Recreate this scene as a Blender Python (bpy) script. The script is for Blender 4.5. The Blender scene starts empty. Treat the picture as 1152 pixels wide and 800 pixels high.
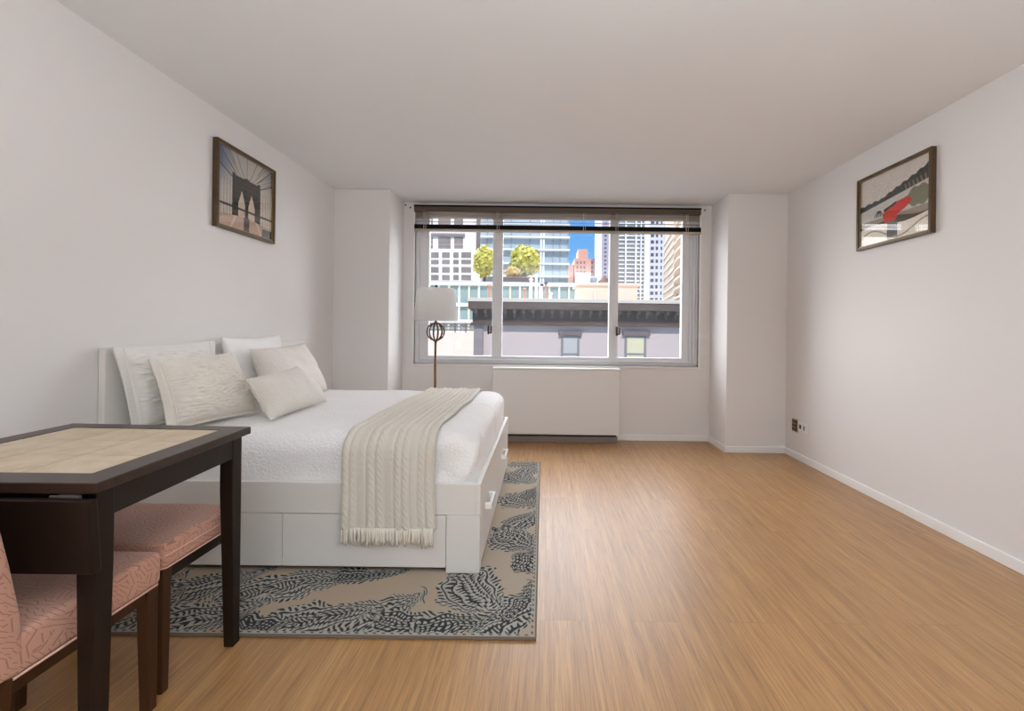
import bpy, bmesh, math, random
import numpy as np
from mathutils import Vector, Matrix, noise
random.seed(7)
rng = np.random.default_rng(7)
SC = bpy.context.scene
COL = SC.collection
PI = math.pi

# ------------------------------------------------------------------ colour / materials
def lin(c):
    c = c / 255.0
    return c / 12.92 if c <= 0.04045 else ((c + 0.055) / 1.055) ** 2.4
def rgb(r, g, b): return (lin(r), lin(g), lin(b), 1.0)

class NT:
    """small helper around a node tree"""
    def __init__(s, name):
        m = bpy.data.materials.new(name); m.use_nodes = True
        s.m = m; s.t = m.node_tree; s.t.nodes.clear()
        s.out = s.n('ShaderNodeOutputMaterial')
    def n(s, kind, **kw):
        nd = s.t.nodes.new(kind)
        for k, v in kw.items():
            if k.startswith('_'): nd.inputs[k[1:].replace('_', ' ')].default_value = v
            else: setattr(nd, k, v)
        return nd
    def l(s, a, b): s.t.links.new(a, b)
    def math(s, op, a, b=None, c=None):
        nd = s.n('ShaderNodeMath', operation=op)
        for i, v in enumerate((a, b, c)):
            if v is None: continue
            if isinstance(v, (int, float)): nd.inputs[i].default_value = v
            else: s.l(v, nd.inputs[i])
        return nd.outputs[0]
    def mix(s, fac, a, b, mode='MIX'):
        nd = s.n('ShaderNodeMix', data_type='RGBA', blend_type=mode)
        for sock, v in ((nd.inputs[0], fac), (nd.inputs[6], a), (nd.inputs[7], b)):
            if isinstance(v, (int, float)): sock.default_value = v
            elif isinstance(v, tuple): sock.default_value = v
            else: s.l(v, sock)
        return nd.outputs[2]
    def coords(s, which='Object', scale=(1, 1, 1), rot=(0, 0, 0)):
        tc = s.n('ShaderNodeTexCoord'); mp = s.n('ShaderNodeMapping')
        mp.inputs['Scale'].default_value = scale; mp.inputs['Rotation'].default_value = rot
        s.l(tc.outputs[which], mp.inputs[0]); return mp.outputs[0]
    def noise(s, vec, scale=5, detail=4, rough=0.55, out=0):
        nd = s.n('ShaderNodeTexNoise'); nd.inputs['Scale'].default_value = scale
        nd.inputs['Detail'].default_value = detail; nd.inputs['Roughness'].default_value = rough
        s.l(vec, nd.inputs['Vector']); return nd.outputs[out]
    def ramp(s, fac, stops):
        nd = s.n('ShaderNodeValToRGB'); cr = nd.color_ramp
        while len(cr.elements) < len(stops): cr.elements.new(0.5)
        for e, (p, c) in zip(cr.elements, stops): e.position = p; e.color = c
        s.l(fac, nd.inputs[0]); return nd.outputs[0]
    def bsdf(s, color, rough=0.5, metal=0.0, spec=0.5, bump=None, bstr=0.2, bdist=0.01, **kw):
        b = s.n('ShaderNodeBsdfPrincipled')
        if isinstance(color, tuple): b.inputs['Base Color'].default_value = color
        else: s.l(color, b.inputs['Base Color'])
        if isinstance(rough, (int, float)): b.inputs['Roughness'].default_value = rough
        else: s.l(rough, b.inputs['Roughness'])
        b.inputs['Metallic'].default_value = metal
        b.inputs['Specular IOR Level'].default_value = spec
        for k, v in kw.items(): b.inputs[k.replace('_', ' ')].default_value = v
        if bump is not None:
            bp = s.n('ShaderNodeBump'); bp.inputs['Strength'].default_value = bstr
            bp.inputs['Distance'].default_value = bdist
            s.l(bump, bp.inputs['Height']); s.l(bp.outputs[0], b.inputs['Normal'])
        s.l(b.outputs[0], s.out.inputs[0]); return b

def plain(name, color, rough=0.5, metal=0.0, spec=0.5, var=0.06, nscale=6, bump=0.05):
    s = NT(name); v = s.coords()
    n = s.noise(v, nscale, 5)
    dark = tuple(c * (1 - var) for c in color[:3]) + (1,)
    lite = tuple(min(1, c * (1 + var)) for c in color[:3]) + (1,)
    s.bsdf(s.mix(n, dark, lite), rough, metal, spec, bump=s.noise(v, nscale * 20, 3), bstr=bump, bdist=0.003)
    return s.m

M = {}
M['wall'] = plain('wall_paint', rgb(226, 223, 221), 0.6, spec=0.3, var=0.012, nscale=1.3, bump=0.12)
M['ceil'] = plain('ceiling_paint', rgb(230, 231, 232), 0.8, spec=0.2, var=0.015, nscale=2, bump=0.25)
M['trim'] = plain('white_trim_paint', rgb(236, 235, 233), 0.35, var=0.01)
M['bed'] = plain('white_lacquer', rgb(224, 221, 216), 0.38, var=0.012, nscale=2)
M['radiator'] = plain('white_enamel', rgb(226, 224, 222), 0.45, var=0.012, nscale=2)
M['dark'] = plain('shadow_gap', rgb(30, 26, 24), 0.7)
M['grille'] = plain('brown_metal_kick', rgb(134, 121, 116), 0.45, metal=0.0)
M['alu'] = plain('window_aluminium', rgb(220, 221, 224), 0.4, metal=0.05, var=0.03, nscale=3)
M['bronze'] = plain('dark_bronze', rgb(70, 50, 34), 0.35, metal=0.6)
M['lampmetal'] = plain('antique_brass', rgb(120, 88, 52), 0.35, metal=0.75, var=0.15)
M['handle'] = plain('bright_white_handle', rgb(250, 250, 250), 0.15, spec=0.7, var=0.0)
M['blindbrown'] = plain('dark_wood_blind', rgb(84, 68, 54), 0.4, var=0.1, nscale=15)
M['blindblack'] = plain('black_wood_slat', rgb(14, 11, 9), 0.5, spec=0.2, var=0.1, nscale=15)
M['slat'] = plain('taupe_slat', rgb(176, 164, 148), 0.35, var=0.06)
M['black'] = plain('black_bakelite', rgb(22, 20, 18), 0.3)
M['brassplate'] = plain('bronze_plate', rgb(150, 128, 92), 0.3, metal=0.6)
M['plate'] = plain('white_plate', rgb(232, 230, 226), 0.35, var=0.01)
M['cord'] = plain('blind_cord', rgb(205, 198, 188), 0.7)

# --- wood floor
def floor_mat():
    s = NT('oak_laminate'); v = s.coords('Object', rot=(0, 0, PI / 2))
    b = s.n('ShaderNodeTexBrick', offset=0.37, offset_frequency=2)
    b.inputs['Scale'].default_value = 1.0
    b.inputs['Brick Width'].default_value = 1.25; b.inputs['Row Height'].default_value = 0.185
    b.inputs['Mortar Size'].default_value = 0.0011; b.inputs['Mortar Smooth'].default_value = 0.3
    b.inputs['Color1'].default_value = (0, 0, 0, 1); b.inputs['Color2'].default_value = (1, 1, 1, 1)
    b.inputs['Mortar'].default_value = (0.5, 0.5, 0.5, 1)
    s.l(v, b.inputs['Vector'])
    tint = b.outputs['Color']
    tc = s.n('ShaderNodeTexCoord')
    # every plank gets its own grain: offset the grain coordinates by the plank tint
    off = s.n('ShaderNodeVectorMath', operation='MULTIPLY_ADD')
    s.l(tint, off.inputs[0]); off.inputs[1].default_value = (3.7, 9.1, 0); s.l(tc.outputs['Object'], off.inputs[2])
    mp = s.n('ShaderNodeMapping'); mp.inputs['Scale'].default_value = (38, 1.1, 1); s.l(off.outputs[0], mp.inputs[0])
    g1 = s.noise(mp.outputs[0], 1.0, 6, 0.6)
    mp2 = s.n('ShaderNodeMapping'); mp2.inputs['Scale'].default_value = (210, 5.0, 1); s.l(off.outputs[0], mp2.inputs[0])
    g2 = s.noise(mp2.outputs[0], 1.0, 4, 0.6)
    mp3 = s.n('ShaderNodeMapping'); mp3.inputs['Scale'].default_value = (6, 0.35, 1); s.l(off.outputs[0], mp3.inputs[0])
    g3 = s.noise(mp3.outputs[0], 1.0, 3, 0.5)
    w = s.n('ShaderNodeTexWave', wave_type='BANDS', bands_direction='X'); w.inputs['Scale'].default_value = 4.0
    w.inputs['Distortion'].default_value = 9; w.inputs['Detail'].default_value = 3; w.inputs['Detail Scale'].default_value = 0.6
    mp4 = s.n('ShaderNodeMapping'); mp4.inputs['Scale'].default_value = (5, 0.55, 1); s.l(off.outputs[0], mp4.inputs[0]); s.l(mp4.outputs[0], w.inputs['Vector'])
    base = s.ramp(g1, [(0.25, rgb(134, 92, 50)), (0.5, rgb(176, 132, 80)), (0.75, rgb(205, 163, 109))])
    c = s.mix(s.math('MULTIPLY', g3, 0.75), base, rgb(186, 139, 84))
    fine = s.ramp(g2, [(0.38, (0.40, 0.33, 0.27, 1)), (0.54, (1, 1, 1, 1))])
    c = s.mix(0.55, c, fine, 'MULTIPLY')
    c = s.mix(s.math('MULTIPLY', w.outputs[0], 0.12), c, rgb(138, 98, 62))
    tcol = s.ramp(tint, [(0.0, (0.93, 0.92, 0.91, 1)), (1.0, (1.05, 1.04, 1.02, 1))])
    c = s.mix(1.0, c, tcol, 'MULTIPLY')
    c = s.mix(s.math('MULTIPLY', b.outputs['Fac'], 0.5), c, rgb(96, 66, 42))
    bh = s.math('SUBTRACT', s.math('MULTIPLY', g2, 0.3), s.math('MULTIPLY', b.outputs['Fac'], 1.0))
    s.bsdf(c, s.math('ADD', 0.36, s.math('MULTIPLY', g2, 0.12)), spec=1.0, bump=bh, bstr=0.12, bdist=0.002, Coat_Weight=0.22, Coat_Roughness=0.34)
    return s.m
M['floor'] = floor_mat()

def wood(name, c1, c2, rough=0.35, scale=(3, 3, 40), axis=None):
    s = NT(name); v = s.coords('Object', scale=scale)
    n = s.noise(v, 1.0, 6, 0.6); n2 = s.noise(v, 4.0, 3)
    c = s.mix(s.math('MULTIPLY_ADD', n2, 0.35, s.math('MULTIPLY', n, 0.65)), c1, c2)
    s.bsdf(c, rough, spec=0.3, bump=n2, bstr=0.08, bdist=0.002)
    return s.m
M['table'] = wood('espresso_wood', rgb(15, 9, 6), rgb(38, 24, 16), 0.42, (40, 40, 3))
M['tabletop'] = wood('espresso_wood_top', rgb(34, 23, 18), rgb(70, 52, 43), 0.30, (5, 30, 30))
M['chairleg'] = wood('walnut_leg', rgb(42, 25, 12), rgb(80, 50, 26), 0.4, (40, 40, 3))
M['picframe'] = wood('dark_bronze_frame', rgb(44, 31, 22), rgb(112, 88, 62), 0.3, (20, 20, 20))

def tile_mat():
    s = NT('travertine_tile'); v = s.coords('Object')
    n = s.noise(v, 14, 6, 0.65); n2 = s.noise(v, 60, 3)
    c = s.ramp(n, [(0.3, rgb(188, 168, 138)), (0.55, rgb(206, 188, 160)), (0.8, rgb(216, 200, 174))])
    s.bsdf(c, 0.4, bump=n2, bstr=0.05)
    return s.m
M['tile'] = tile_mat()
M['grout'] = plain('dark_grout', rgb(112, 84, 56), 0.8)

def chair_fabric():
    s = NT('pink_maze_fabric'); v = s.coords('Object')
    tc = v
    vo = s.n('ShaderNodeTexVoronoi', feature='F1'); vo.inputs['Scale'].default_value = 36
    s.l(tc, vo.inputs['Vector'])
    sep = s.n('ShaderNodeSeparateColor'); s.l(vo.outputs['Color'], sep.inputs[0])
    ang = s.math('MULTIPLY', sep.outputs[0], 6.2832)
    sx = s.n('ShaderNodeSeparateXYZ'); s.l(tc, sx.inputs[0])
    a = s.math('ADD', sx.outputs[0], s.math('MULTIPLY', sx.outputs[2], 0.7))
    bb = s.math('ADD', sx.outputs[1], s.math('MULTIPLY', sx.outputs[2], 0.7))
    u = s.math('ADD', s.math('MULTIPLY', a, s.math('COSINE', ang)), s.math('MULTIPLY', bb, s.math('SINE', ang)))
    st = s.math('SINE', s.math('MULTIPLY', u, 500.0))
    line = s.math('GREATER_THAN', st, 0.84)
    nz = s.noise(tc, 5, 3); nf = s.noise(tc, 400, 2)
    base = s.mix(nz, rgb(190, 142, 122), rgb(206, 158, 138))
    c = s.mix(s.math('MULTIPLY', line, 0.55), base, rgb(120, 78, 70))
    s.bsdf(c, 0.75, spec=0.25, bump=s.math('SUBTRACT', nf, line), bstr=0.35, bdist=0.002, Sheen_Weight=0.25)
    return s.m
M['fabric'] = chair_fabric()
M['fabricseam'] = plain('pink_piping', rgb(214, 172, 156), 0.7)

def cloth(name, c1, c2, kind='crinkle', rough=0.85):
    s = NT(name); v = s.coords('Object')
    nz = s.noise(v, 4, 3)
    if kind == 'crinkle':      # horizontal crinkle rows of the shams
        mp = s.coords('Object', scale=(20, 20, 95))
        h = s.noise(mp, 1.0, 4, 0.6)
        bs, bd = 0.75, 0.006
    elif kind == 'ridge':      # herringbone ridges
        w = s.n('ShaderNodeTexWave', wave_type='BANDS', bands_direction='DIAGONAL'); w.inputs['Scale'].default_value = 34
        w.inputs['Distortion'].default_value = 4; w.inputs['Detail'].default_value = 2; s.l(v, w.inputs['Vector'])
        h = w.outputs[0]; bs, bd = 0.6, 0.006
    elif kind == 'quilt':
        vo = s.n('ShaderNodeTexVoronoi', feature='DISTANCE_TO_EDGE'); vo.inputs['Scale'].default_value = 46
        dm = s.n('ShaderNodeVectorMath', operation='MULTIPLY_ADD'); s.l(s.noise(v, 9, 3, out=1), dm.inputs[0])
        dm.inputs[1].default_value = (0.06, 0.06, 0.06); s.l(v, dm.inputs[2]); s.l(dm.outputs[0], vo.inputs['Vector'])
        h = s.math('ADD', s.math('MULTIPLY', s.math('MINIMUM', vo.outputs[0], 0.25), 3.0), s.math('MULTIPLY', s.noise(v, 12, 4), 0.7)); bs, bd = 0.42, 0.005
    elif kind == 'knit':
        mp = s.coords('Object', scale=(60, 60, 60))
        w = s.n('ShaderNodeTexWave', wave_type='BANDS', bands_direction='DIAGONAL'); w.inputs['Scale'].default_value = 1.6
        w.inputs['Distortion'].default_value = 5; w.inputs['Detail Scale'].default_value = 1.5; s.l(mp, w.inputs['Vector'])
        h = s.math('ADD', w.outputs[0], s.noise(v, 150, 3)); bs, bd = 0.6, 0.005
    else:
        h = s.noise(v, 220, 3); bs, bd = 0.25, 0.002
    c = s.mix(nz, c1, c2)
    s.bsdf(c, rough, spec=0.15, bump=h, bstr=bs, bdist=bd, Sheen_Weight=0.2)
    return s.m
M['sham'] = cloth('white_crinkle_sham', rgb(228, 225, 219), rgb(236, 234, 229), 'crinkle')
M['sham_cream'] = cloth('cream_crinkle_sham', rgb(226, 219, 208), rgb(234, 229, 220), 'crinkle')
M['pillow_white'] = cloth('white_cotton', rgb(236, 235, 233), rgb(244, 243, 242), 'plain')
M['pillow_cream'] = cloth('cream_ridged', rgb(226, 220, 211), rgb(234, 229, 222), 'ridge')
M['bedspread'] = cloth('white_matelasse', rgb(236, 235, 234), rgb(244, 243, 243), 'quilt')
M['throw'] = cloth('cream_knit', rgb(232, 225, 211), rgb(240, 234, 222), 'knit')
M['tassel'] = cloth('cream_yarn', rgb(232, 224, 210), rgb(238, 232, 220), 'plain')
M['shade'] = cloth('grey_linen_shade', rgb(222, 221, 221), rgb(230, 229, 229), 'plain')
def translucent(m, fac):
    t = m.node_tree; o = next(n for n in t.nodes if n.type == 'OUTPUT_MATERIAL'); src = o.inputs[0].links[0].from_socket
    tr = t.nodes.new('ShaderNodeBsdfTranslucent'); tr.inputs[0].default_value = rgb(236, 234, 230); mx = t.nodes.new('ShaderNodeMixShader'); mx.inputs[0].default_value = fac
    t.links.new(src, mx.inputs[1]); t.links.new(tr.outputs[0], mx.inputs[2]); t.links.new(mx.outputs[0], o.inputs[0])
translucent(M['shade'], 0.55)

def glass_mat(name='window_glass', tint=(1, 1, 1, 1), f0=0.06):
    s = NT(name)
    t = s.n('ShaderNodeBsdfTransparent'); t.inputs[0].default_value = tint
    g = s.n('ShaderNodeBsdfGlossy'); g.inputs['Roughness'].default_value = 0.02
    lw = s.n('ShaderNodeLayerWeight'); lw.inputs['Blend'].default_value = 0.5
    nz = s.noise(s.coords(), 3, 2)
    mx = s.n('ShaderNodeMixShader')
    fr = s.math('ADD', f0, s.math('MULTIPLY', s.math('POWER', lw.outputs['Facing'], 5.0), 1 - f0))     # Schlick reflectance, same from both sides
    s.l(s.math('MULTIPLY', fr, s.math('ADD', 0.9, s.math('MULTIPLY', nz, 0.2))), mx.inputs[0])
    s.l(t.outputs[0], mx.inputs[1]); s.l(g.outputs[0], mx.inputs[2])
    s.l(mx.outputs[0], s.out.inputs[0]); return s.m
M['glass'] = glass_mat(f0=0.035)

def vcol_mat(name, rough=0.8, bump=True, scale=500, spec=0.3):
    s = NT(name); a = s.n('ShaderNodeVertexColor', layer_name='ink')
    v = s.coords(); n = s.noise(v, scale, 3)
    c = s.mix(0.35, a.outputs[0], s.ramp(n, [(0.3, (0.66, 0.66, 0.66, 1)), (0.7, (1.3, 1.3, 1.3, 1))]), 'MULTIPLY')
    s.bsdf(c, rough, spec=spec, bump=n if bump else None, bstr=0.4, bdist=0.003)
    return s.m
M['rug'] = vcol_mat('woven_rug', 0.95, True, 420, 0.1)
M['rugedge'] = plain('rug_binding', rgb(112, 98, 84), 0.9)
M['print'] = vcol_mat('printed_picture', 0.5, False, 80)

# exterior
M['pink'] = plain('lilac_render', rgb(204, 184, 175), 0.85, var=0.05, nscale=0.6)
M['cornice'] = plain('brown_stone_cornice', rgb(94, 78, 69), 0.8, var=0.25, nscale=2)
M['bracket'] = plain('brown_stone_bracket', rgb(116, 102, 92), 0.8, var=0.25, nscale=2)
M['pier'] = plain('brown_stone_pier', rgb(150, 138, 134), 0.85, var=0.12, nscale=2)
M['lintel'] = plain('brown_lintel', rgb(118, 104, 102), 0.8, var=0.1)
M['coping'] = plain('cream_coping', rgb(214, 200, 180), 0.7)
M['cream'] = plain('cream_stucco', rgb(242, 228, 208), 0.85, var=0.03, nscale=0.8)
M['balcony'] = plain('cream_balcony', rgb(240, 226, 208), 0.8, var=0.05)
M['bulk'] = plain('cream_bulkhead', rgb(220, 203, 180), 0.85, var=0.04)
M['sash'] = plain('grey_sash', rgb(140, 134, 130), 0.5)
M['greyblind'] = plain('grey_shade_pane', rgb(190, 184, 176), 0.3)
M['yellowblind'] = plain('pale_yellow_pane', rgb(222, 210, 170), 0.3)
M['whitebld'] = plain('white_stone', rgb(246, 238, 230), 0.8, var=0.04, nscale=0.3)
M['win_dark'] = plain('dark_window', rgb(98, 88, 82), 0.2, var=0.5, nscale=0.8)
M['win_stone'] = plain('taupe_window', rgb(150, 136, 126), 0.25, var=0.45, nscale=0.9)
M['win_blue'] = plain('blue_window', rgb(84, 86, 98), 0.2, var=0.3, nscale=0.8)
M['win_grey'] = plain('grey_window', rgb(128, 134, 142), 0.2, var=0.35, nscale=0.6)
M['tealglass'] = plain('teal_glass', rgb(150, 172, 166), 0.15, var=0.25, nscale=0.5)
M['blueglass'] = plain('blue_glass', rgb(176, 192, 202), 0.12, var=0.3, nscale=0.15)
M['slab'] = plain('white_slab', rgb(238, 240, 240), 0.6)
M['mull'] = plain('grey_mullion', rgb(150, 160, 168), 0.5)
M['yellowmull'] = plain('pale_mullion', rgb(226, 222, 196), 0.5)
M['brick'] = plain('red_brick', rgb(198, 152, 136), 0.85, var=0.08, nscale=0.5)
M['greytower'] = plain('grey_tower', rgb(158, 158, 170), 0.8, var=0.04)
M['bluetower'] = plain('blue_grey_tower', rgb(204, 206, 214), 0.8, var=0.05)
M['beige'] = plain('beige_stone', rgb(222, 200, 176), 0.8, var=0.08, nscale=0.5)
M['terra'] = plain('terracotta', rgb(184, 140, 118), 0.8, var=0.1)
M['potwhite'] = plain('pale_flue', rgb(226, 216, 206), 0.7)
M['soot'] = plain('soot_metal', rgb(70, 62, 60), 0.6)
M['asphalt'] = plain('grey_asphalt', rgb(132, 130, 128), 0.9)
M['bark'] = plain('bark', rgb(96, 78, 60), 0.9, var=0.2)
def leaf_mat(name, c1, c2):
    s = NT(name); oi = s.coords(); n = s.noise(oi, 1.6, 3)
    s.bsdf(s.mix(n, c1, c2), 0.6, spec=0.2); return s.m
M['leaf'] = leaf_mat('spring_leaf', rgb(178, 180, 72), rgb(236, 226, 124))
M['leafgold'] = leaf_mat('golden_leaf', rgb(206, 176, 96), rgb(238, 214, 140))

# ------------------------------------------------------------------ mesh helpers
def finish(bm, name, mat, parent=None, smooth=False, autos=False):
    me = bpy.data.meshes.new(name)
    bm.normal_update(); bm.to_mesh(me); bm.free()
    me.materials.append(mat)
    if smooth:
        for p in me.polygons: p.use_smooth = True
    o = bpy.data.objects.new(name, me); COL.objects.link(o)
    if parent is not None:
        o.parent = parent
        o.matrix_parent_inverse = Matrix.Translation(-Vector(parent.location)) if parent.rotation_euler.z == 0 else parent.matrix_basis.inverted()
    return o
def add_box(bm, x0, x1, y0, y1, z0, z1, bev=0.0, seg=2):
    t = bmesh.new()
    bmesh.ops.create_cube(t, size=1)
    for v in t.verts:
        v.co = Vector(((x0 + x1) / 2 + v.co.x * (x1 - x0), (y0 + y1) / 2 + v.co.y * (y1 - y0), (z0 + z1) / 2 + v.co.z * (z1 - z0)))
    if bev > 0: bmesh.ops.bevel(t, geom=list(t.edges), offset=bev, segments=seg, profile=0.5, affect='EDGES')
    merge(bm, t); return bm
def merge(bm, t):
    me = bpy.data.meshes.new('tmp'); t.to_mesh(me); t.free(); bm.from_mesh(me); bpy.data.meshes.remove(me)
def box(name, mat, x0, x1, y0, y1, z0, z1, parent=None, bev=0.0, seg=2):
    return finish(add_box(bmesh.new(), x0, x1, y0, y1, z0, z1, bev, seg), name, mat, parent)
def loft(bm, sections, cap=True):
    """sections: list of rings (same count) of points"""
    rings = [[bm.verts.new(p) for p in r] for r in sections]
    n = len(rings[0])
    for a, b in zip(rings, rings[1:]):
        for i in range(n):
            j = (i + 1) % n
            bm.faces.new((a[i], a[j], b[j], b[i]))
    if cap:
        bm.faces.new(list(reversed(rings[0]))); bm.faces.new(rings[-1])
    bmesh.ops.recalc_face_normals(bm, faces=bm.faces[:])
    return bm
def leg_bm(x0, x1, y0, y1, z0, z1, bx0, bx1, by0, by1, bev=0.003):
    """square leg: top section x0..y1 at z1, bottom section b* at z0"""
    t = bmesh.new()
    loft(t, [[(bx0, by0, z0), (bx1, by0, z0), (bx1, by1, z0), (bx0, by1, z0)], [(x0, y0, z1), (x1, y0, z1), (x1, y1, z1), (x0, y1, z1)]])
    bmesh.ops.bevel(t, geom=list(t.edges), offset=bev, segments=2, profile=0.5, affect='EDGES')
    return t
def circle(cx, cy, r, z, n=32): return [(cx + r * math.cos(2 * PI * i / n), cy + r * math.sin(2 * PI * i / n), z) for i in range(n)]
def lathe(bm, cx, cy, prof, n=32, cap=True): return loft(bm, [circle(cx, cy, r, z, n) for r, z in prof], cap)
def tube(bm, pts, r, n=8, closed=False):
    pts = [Vector(p) for p in pts]; rings = []
    for i, p in enumerate(pts):
        a = pts[i - 1] if (i > 0 or closed) else pts[0]; b = pts[(i + 1) % len(pts)] if (i < len(pts) - 1 or closed) else pts[-1]
        d = (b - a).normalized(); up = Vector((0, 0, 1)) if abs(d.z) < 0.9 else Vector((1, 0, 0))
        s = d.cross(up).normalized(); t = s.cross(d)
        rr = r[i] if isinstance(r, (list, tuple)) else r
        rings.append([p + s * rr * math.cos(2 * PI * k / n) + t * rr * math.sin(2 * PI * k / n) for k in range(n)])
    if closed: rings.append(rings[0])
    tmp = bmesh.new(); loft(tmp, rings, cap=not closed); merge(bm, tmp); return bm
def grid_mesh(name, P, mat, parent=None, smooth=True, closed_u=False):
    """P: (nu, nv, 3) array of points -> quad sheet"""
    nu, nv = P.shape[:2]; me = bpy.data.meshes.new(name)
    vs = P.reshape(-1, 3)
    idx = np.arange(nu * nv).reshape(nu, nv)
    if closed_u: idx = np.vstack([idx, idx[:1]])
    f = np.stack([idx[:-1, :-1], idx[1:, :-1], idx[1:, 1:], idx[:-1, 1:]], -1).reshape(-1, 4)
    me.from_pydata(vs.tolist(), [], f.tolist()); me.materials.append(mat)
    if smooth: me.polygons.foreach_set('use_smooth', [True] * len(me.polygons))
    o = bpy.data.objects.new(name, me); COL.objects.link(o)
    if parent is not None:
        o.parent = parent; o.matrix_parent_inverse = Matrix.Translation(-Vector(parent.location))
    return o
def thing(name, loc, label, cat, group=None, kind=None):
    o = bpy.data.objects.new(name, None); COL.objects.link(o); o.location = loc; o.empty_display_size = 0.05
    return tag(o, label, cat, group, kind)
def tag(o, label, cat, group=None, kind=None):
    o['label'] = label; o['category'] = cat
    if group: o['group'] = group
    if kind: o['kind'] = kind
    return o
def struct(o, label=None):
    o['kind'] = 'structure'
    if label: o['label'] = label
    return o
def colour_points(o, cols):
    a = o.data.color_attributes.new('ink', 'FLOAT_COLOR', 'POINT')
    c = np.ones((len(cols), 4), np.float32); c[:, :3] = cols
    a.data.foreach_set('color', c.ravel())
def linv(c):
    c = np.asarray(c, float) / 255.0
    return np.where(c <= 0.04045, c / 12.92, ((c + 0.055) / 1.055) ** 2.4)

# ------------------------------------------------------------------ camera (upright lens with shift)
F, CX, CY, ROLL, HC = 490.0, 611.3, 371.55, 0.0124, 1.14
cd = bpy.data.cameras.new('camera'); cam = bpy.data.objects.new('camera', cd); COL.objects.link(cam)
cd.sensor_fit = 'HORIZONTAL'; cd.sensor_width = 36.0; cd.lens = F / 1152 * 36
cd.shift_x = (576 - CX) / 1152; cd.shift_y = (CY - 400) / 1152
c_, s_ = math.cos(ROLL), math.sin(ROLL)
R = Matrix(((c_, -s_, 0), (0, 0, -1), (s_, c_, 0)))
cam.matrix_world = Matrix.Translation((0, 0, HC)) @ R.to_4x4()
cd.clip_start = 0.02; cd.clip_end = 500
SC.camera = cam
def at(px, py, Y):
    """world point at depth Y that the survey of the photograph gives"""
    a, b = px - CX, py - CY
    return ((c_ * a + s_ * b) / F * Y, Y, HC - (-s_ * a + c_ * b) / F * Y)

# ------------------------------------------------------------------ room shell
XL, XR, H, YP, YB = -2.003, 2.312, 2.46, 4.138, 4.554
PXL, PXR, YN = -1.472, 1.744, -2.6
WX0, WX1, WZ0, WZ1 = -1.350, 1.618, 0.775, 2.395      # window opening
T = 0.14
struct(box('floor', M['floor'], XL - T, XR + T, YN - T, YB + T, -0.12, 0.0))
struct(box('ceiling', M['ceil'], XL - T, XR + T, YN - T, YB + T + 0.1, H, H + 0.14))
struct(box('wall_left', M['wall'], XL - T, XL, YN - T, YB + T, 0, H))
struct(box('wall_right', M['wall'], XR, XR + T, YN - T, YB + T, 0, H))
struct(box('wall_front', M['wall'], XL, XR, YN - T, YN, 0, H))
wb = bmesh.new()
add_box(wb, XL, WX0, YB, YB + T, 0, H); add_box(wb, WX1, XR, YB, YB + T, 0, H)
add_box(wb, WX0, WX1, YB, YB + T, 0, WZ0); add_box(wb, WX0, WX1, YB, YB + T, WZ1, H)
struct(finish(wb, 'wall_back', M['wall']))
struct(box('wall_left_pier', M['wall'], XL, PXL, YP, YB, 0, H, bev=0.003))
struct(box('wall_right_pier', M['wall'], PXR, XR, YP, YB, 0, H, bev=0.003))
def base(name, x0, x1, y0, y1): struct(box(name, M['trim'], x0, x1, y0, y1, 0.0, 0.062, bev=0.004))
base('baseboard_right', XR - 0.013, XR, YN, YP - 0.0132)
base('baseboard_right_pier', PXR - 0.0, XR, YP - 0.013, YP)
base('baseboard_right_return', PXR - 0.013, PXR, YP - 0.013, YB - 0.013)
base('baseboard_back', -1.459, PXR, YB - 0.013, YB)
base('baseboard_left_pier', XL + 0.013, PXL, YP - 0.013, YP)
base('baseboard_left', XL, XL + 0.013, YN, YP)

# window_1: aluminium three-light window
w1 = bpy.data.objects.new('window_1', None); COL.objects.link(w1); w1.location = (0, YB, WZ0)
struct(w1, 'three-pane grey aluminium window in the far wall')
fy0, fy1 = YB + 0.035, YB + 0.10
fb = bmesh.new()
add_box(fb, WX0, -1.212, fy0, fy1, WZ0, WZ1, 0.004); add_box(fb, 1.455, WX1, fy0, fy1, WZ0, WZ1, 0.004)
add_box(fb, -1.212, 1.455, fy0, fy1, WZ0, 0.862, 0.004); add_box(fb, -1.212, 1.455, fy0, fy1, 2.345, WZ1, 0.004)
add_box(fb, WX0 + 0.001, WX0 + 0.045, fy0 - 0.02, fy0 + 0.01, WZ0 + 0.02, WZ1, 0.002)
add_box(fb, 1.598, WX1 - 0.001, fy0 - 0.02, fy0 + 0.01, WZ0 + 0.02, WZ1, 0.002)
add_box(fb, 1.53, 1.545, fy0 - 0.02, fy0 + 0.01, WZ0 + 0.02, WZ1, 0.002)
add_box(fb, 1.565, 1.580, fy0 - 0.012, fy0 + 0.01, WZ0 + 0.02, WZ1, 0.002)
add_box(fb, -1.30, 1.53, fy0 - 0.02, fy0 + 0.01, 0.815, 0.830, 0.002)
finish(fb, 'window_frame', M['alu'], w1)
for mx0, mx1 in ((-0.541, -0.437), (0.688, 0.782)):
    mb = bmesh.new(); add_box(mb, mx0, mx1, fy0 - 0.012, fy1, 0.862, 2.345, 0.004); add_box(mb, mx0 + 0.04, mx0 + 0.052, fy0 - 0.018, fy0, 0.862, 2.345, 0.002)
    finish(mb, 'mullion', M['alu'], w1)
for k, (gx0, gx1) in enumerate(((-1.212, -0.541), (-0.437, 0.688), (0.782, 1.455))):
    box('pane', M['glass'], gx0, gx1, YB + 0.066, YB + 0.070, 0.862, 2.345, w1)
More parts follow.
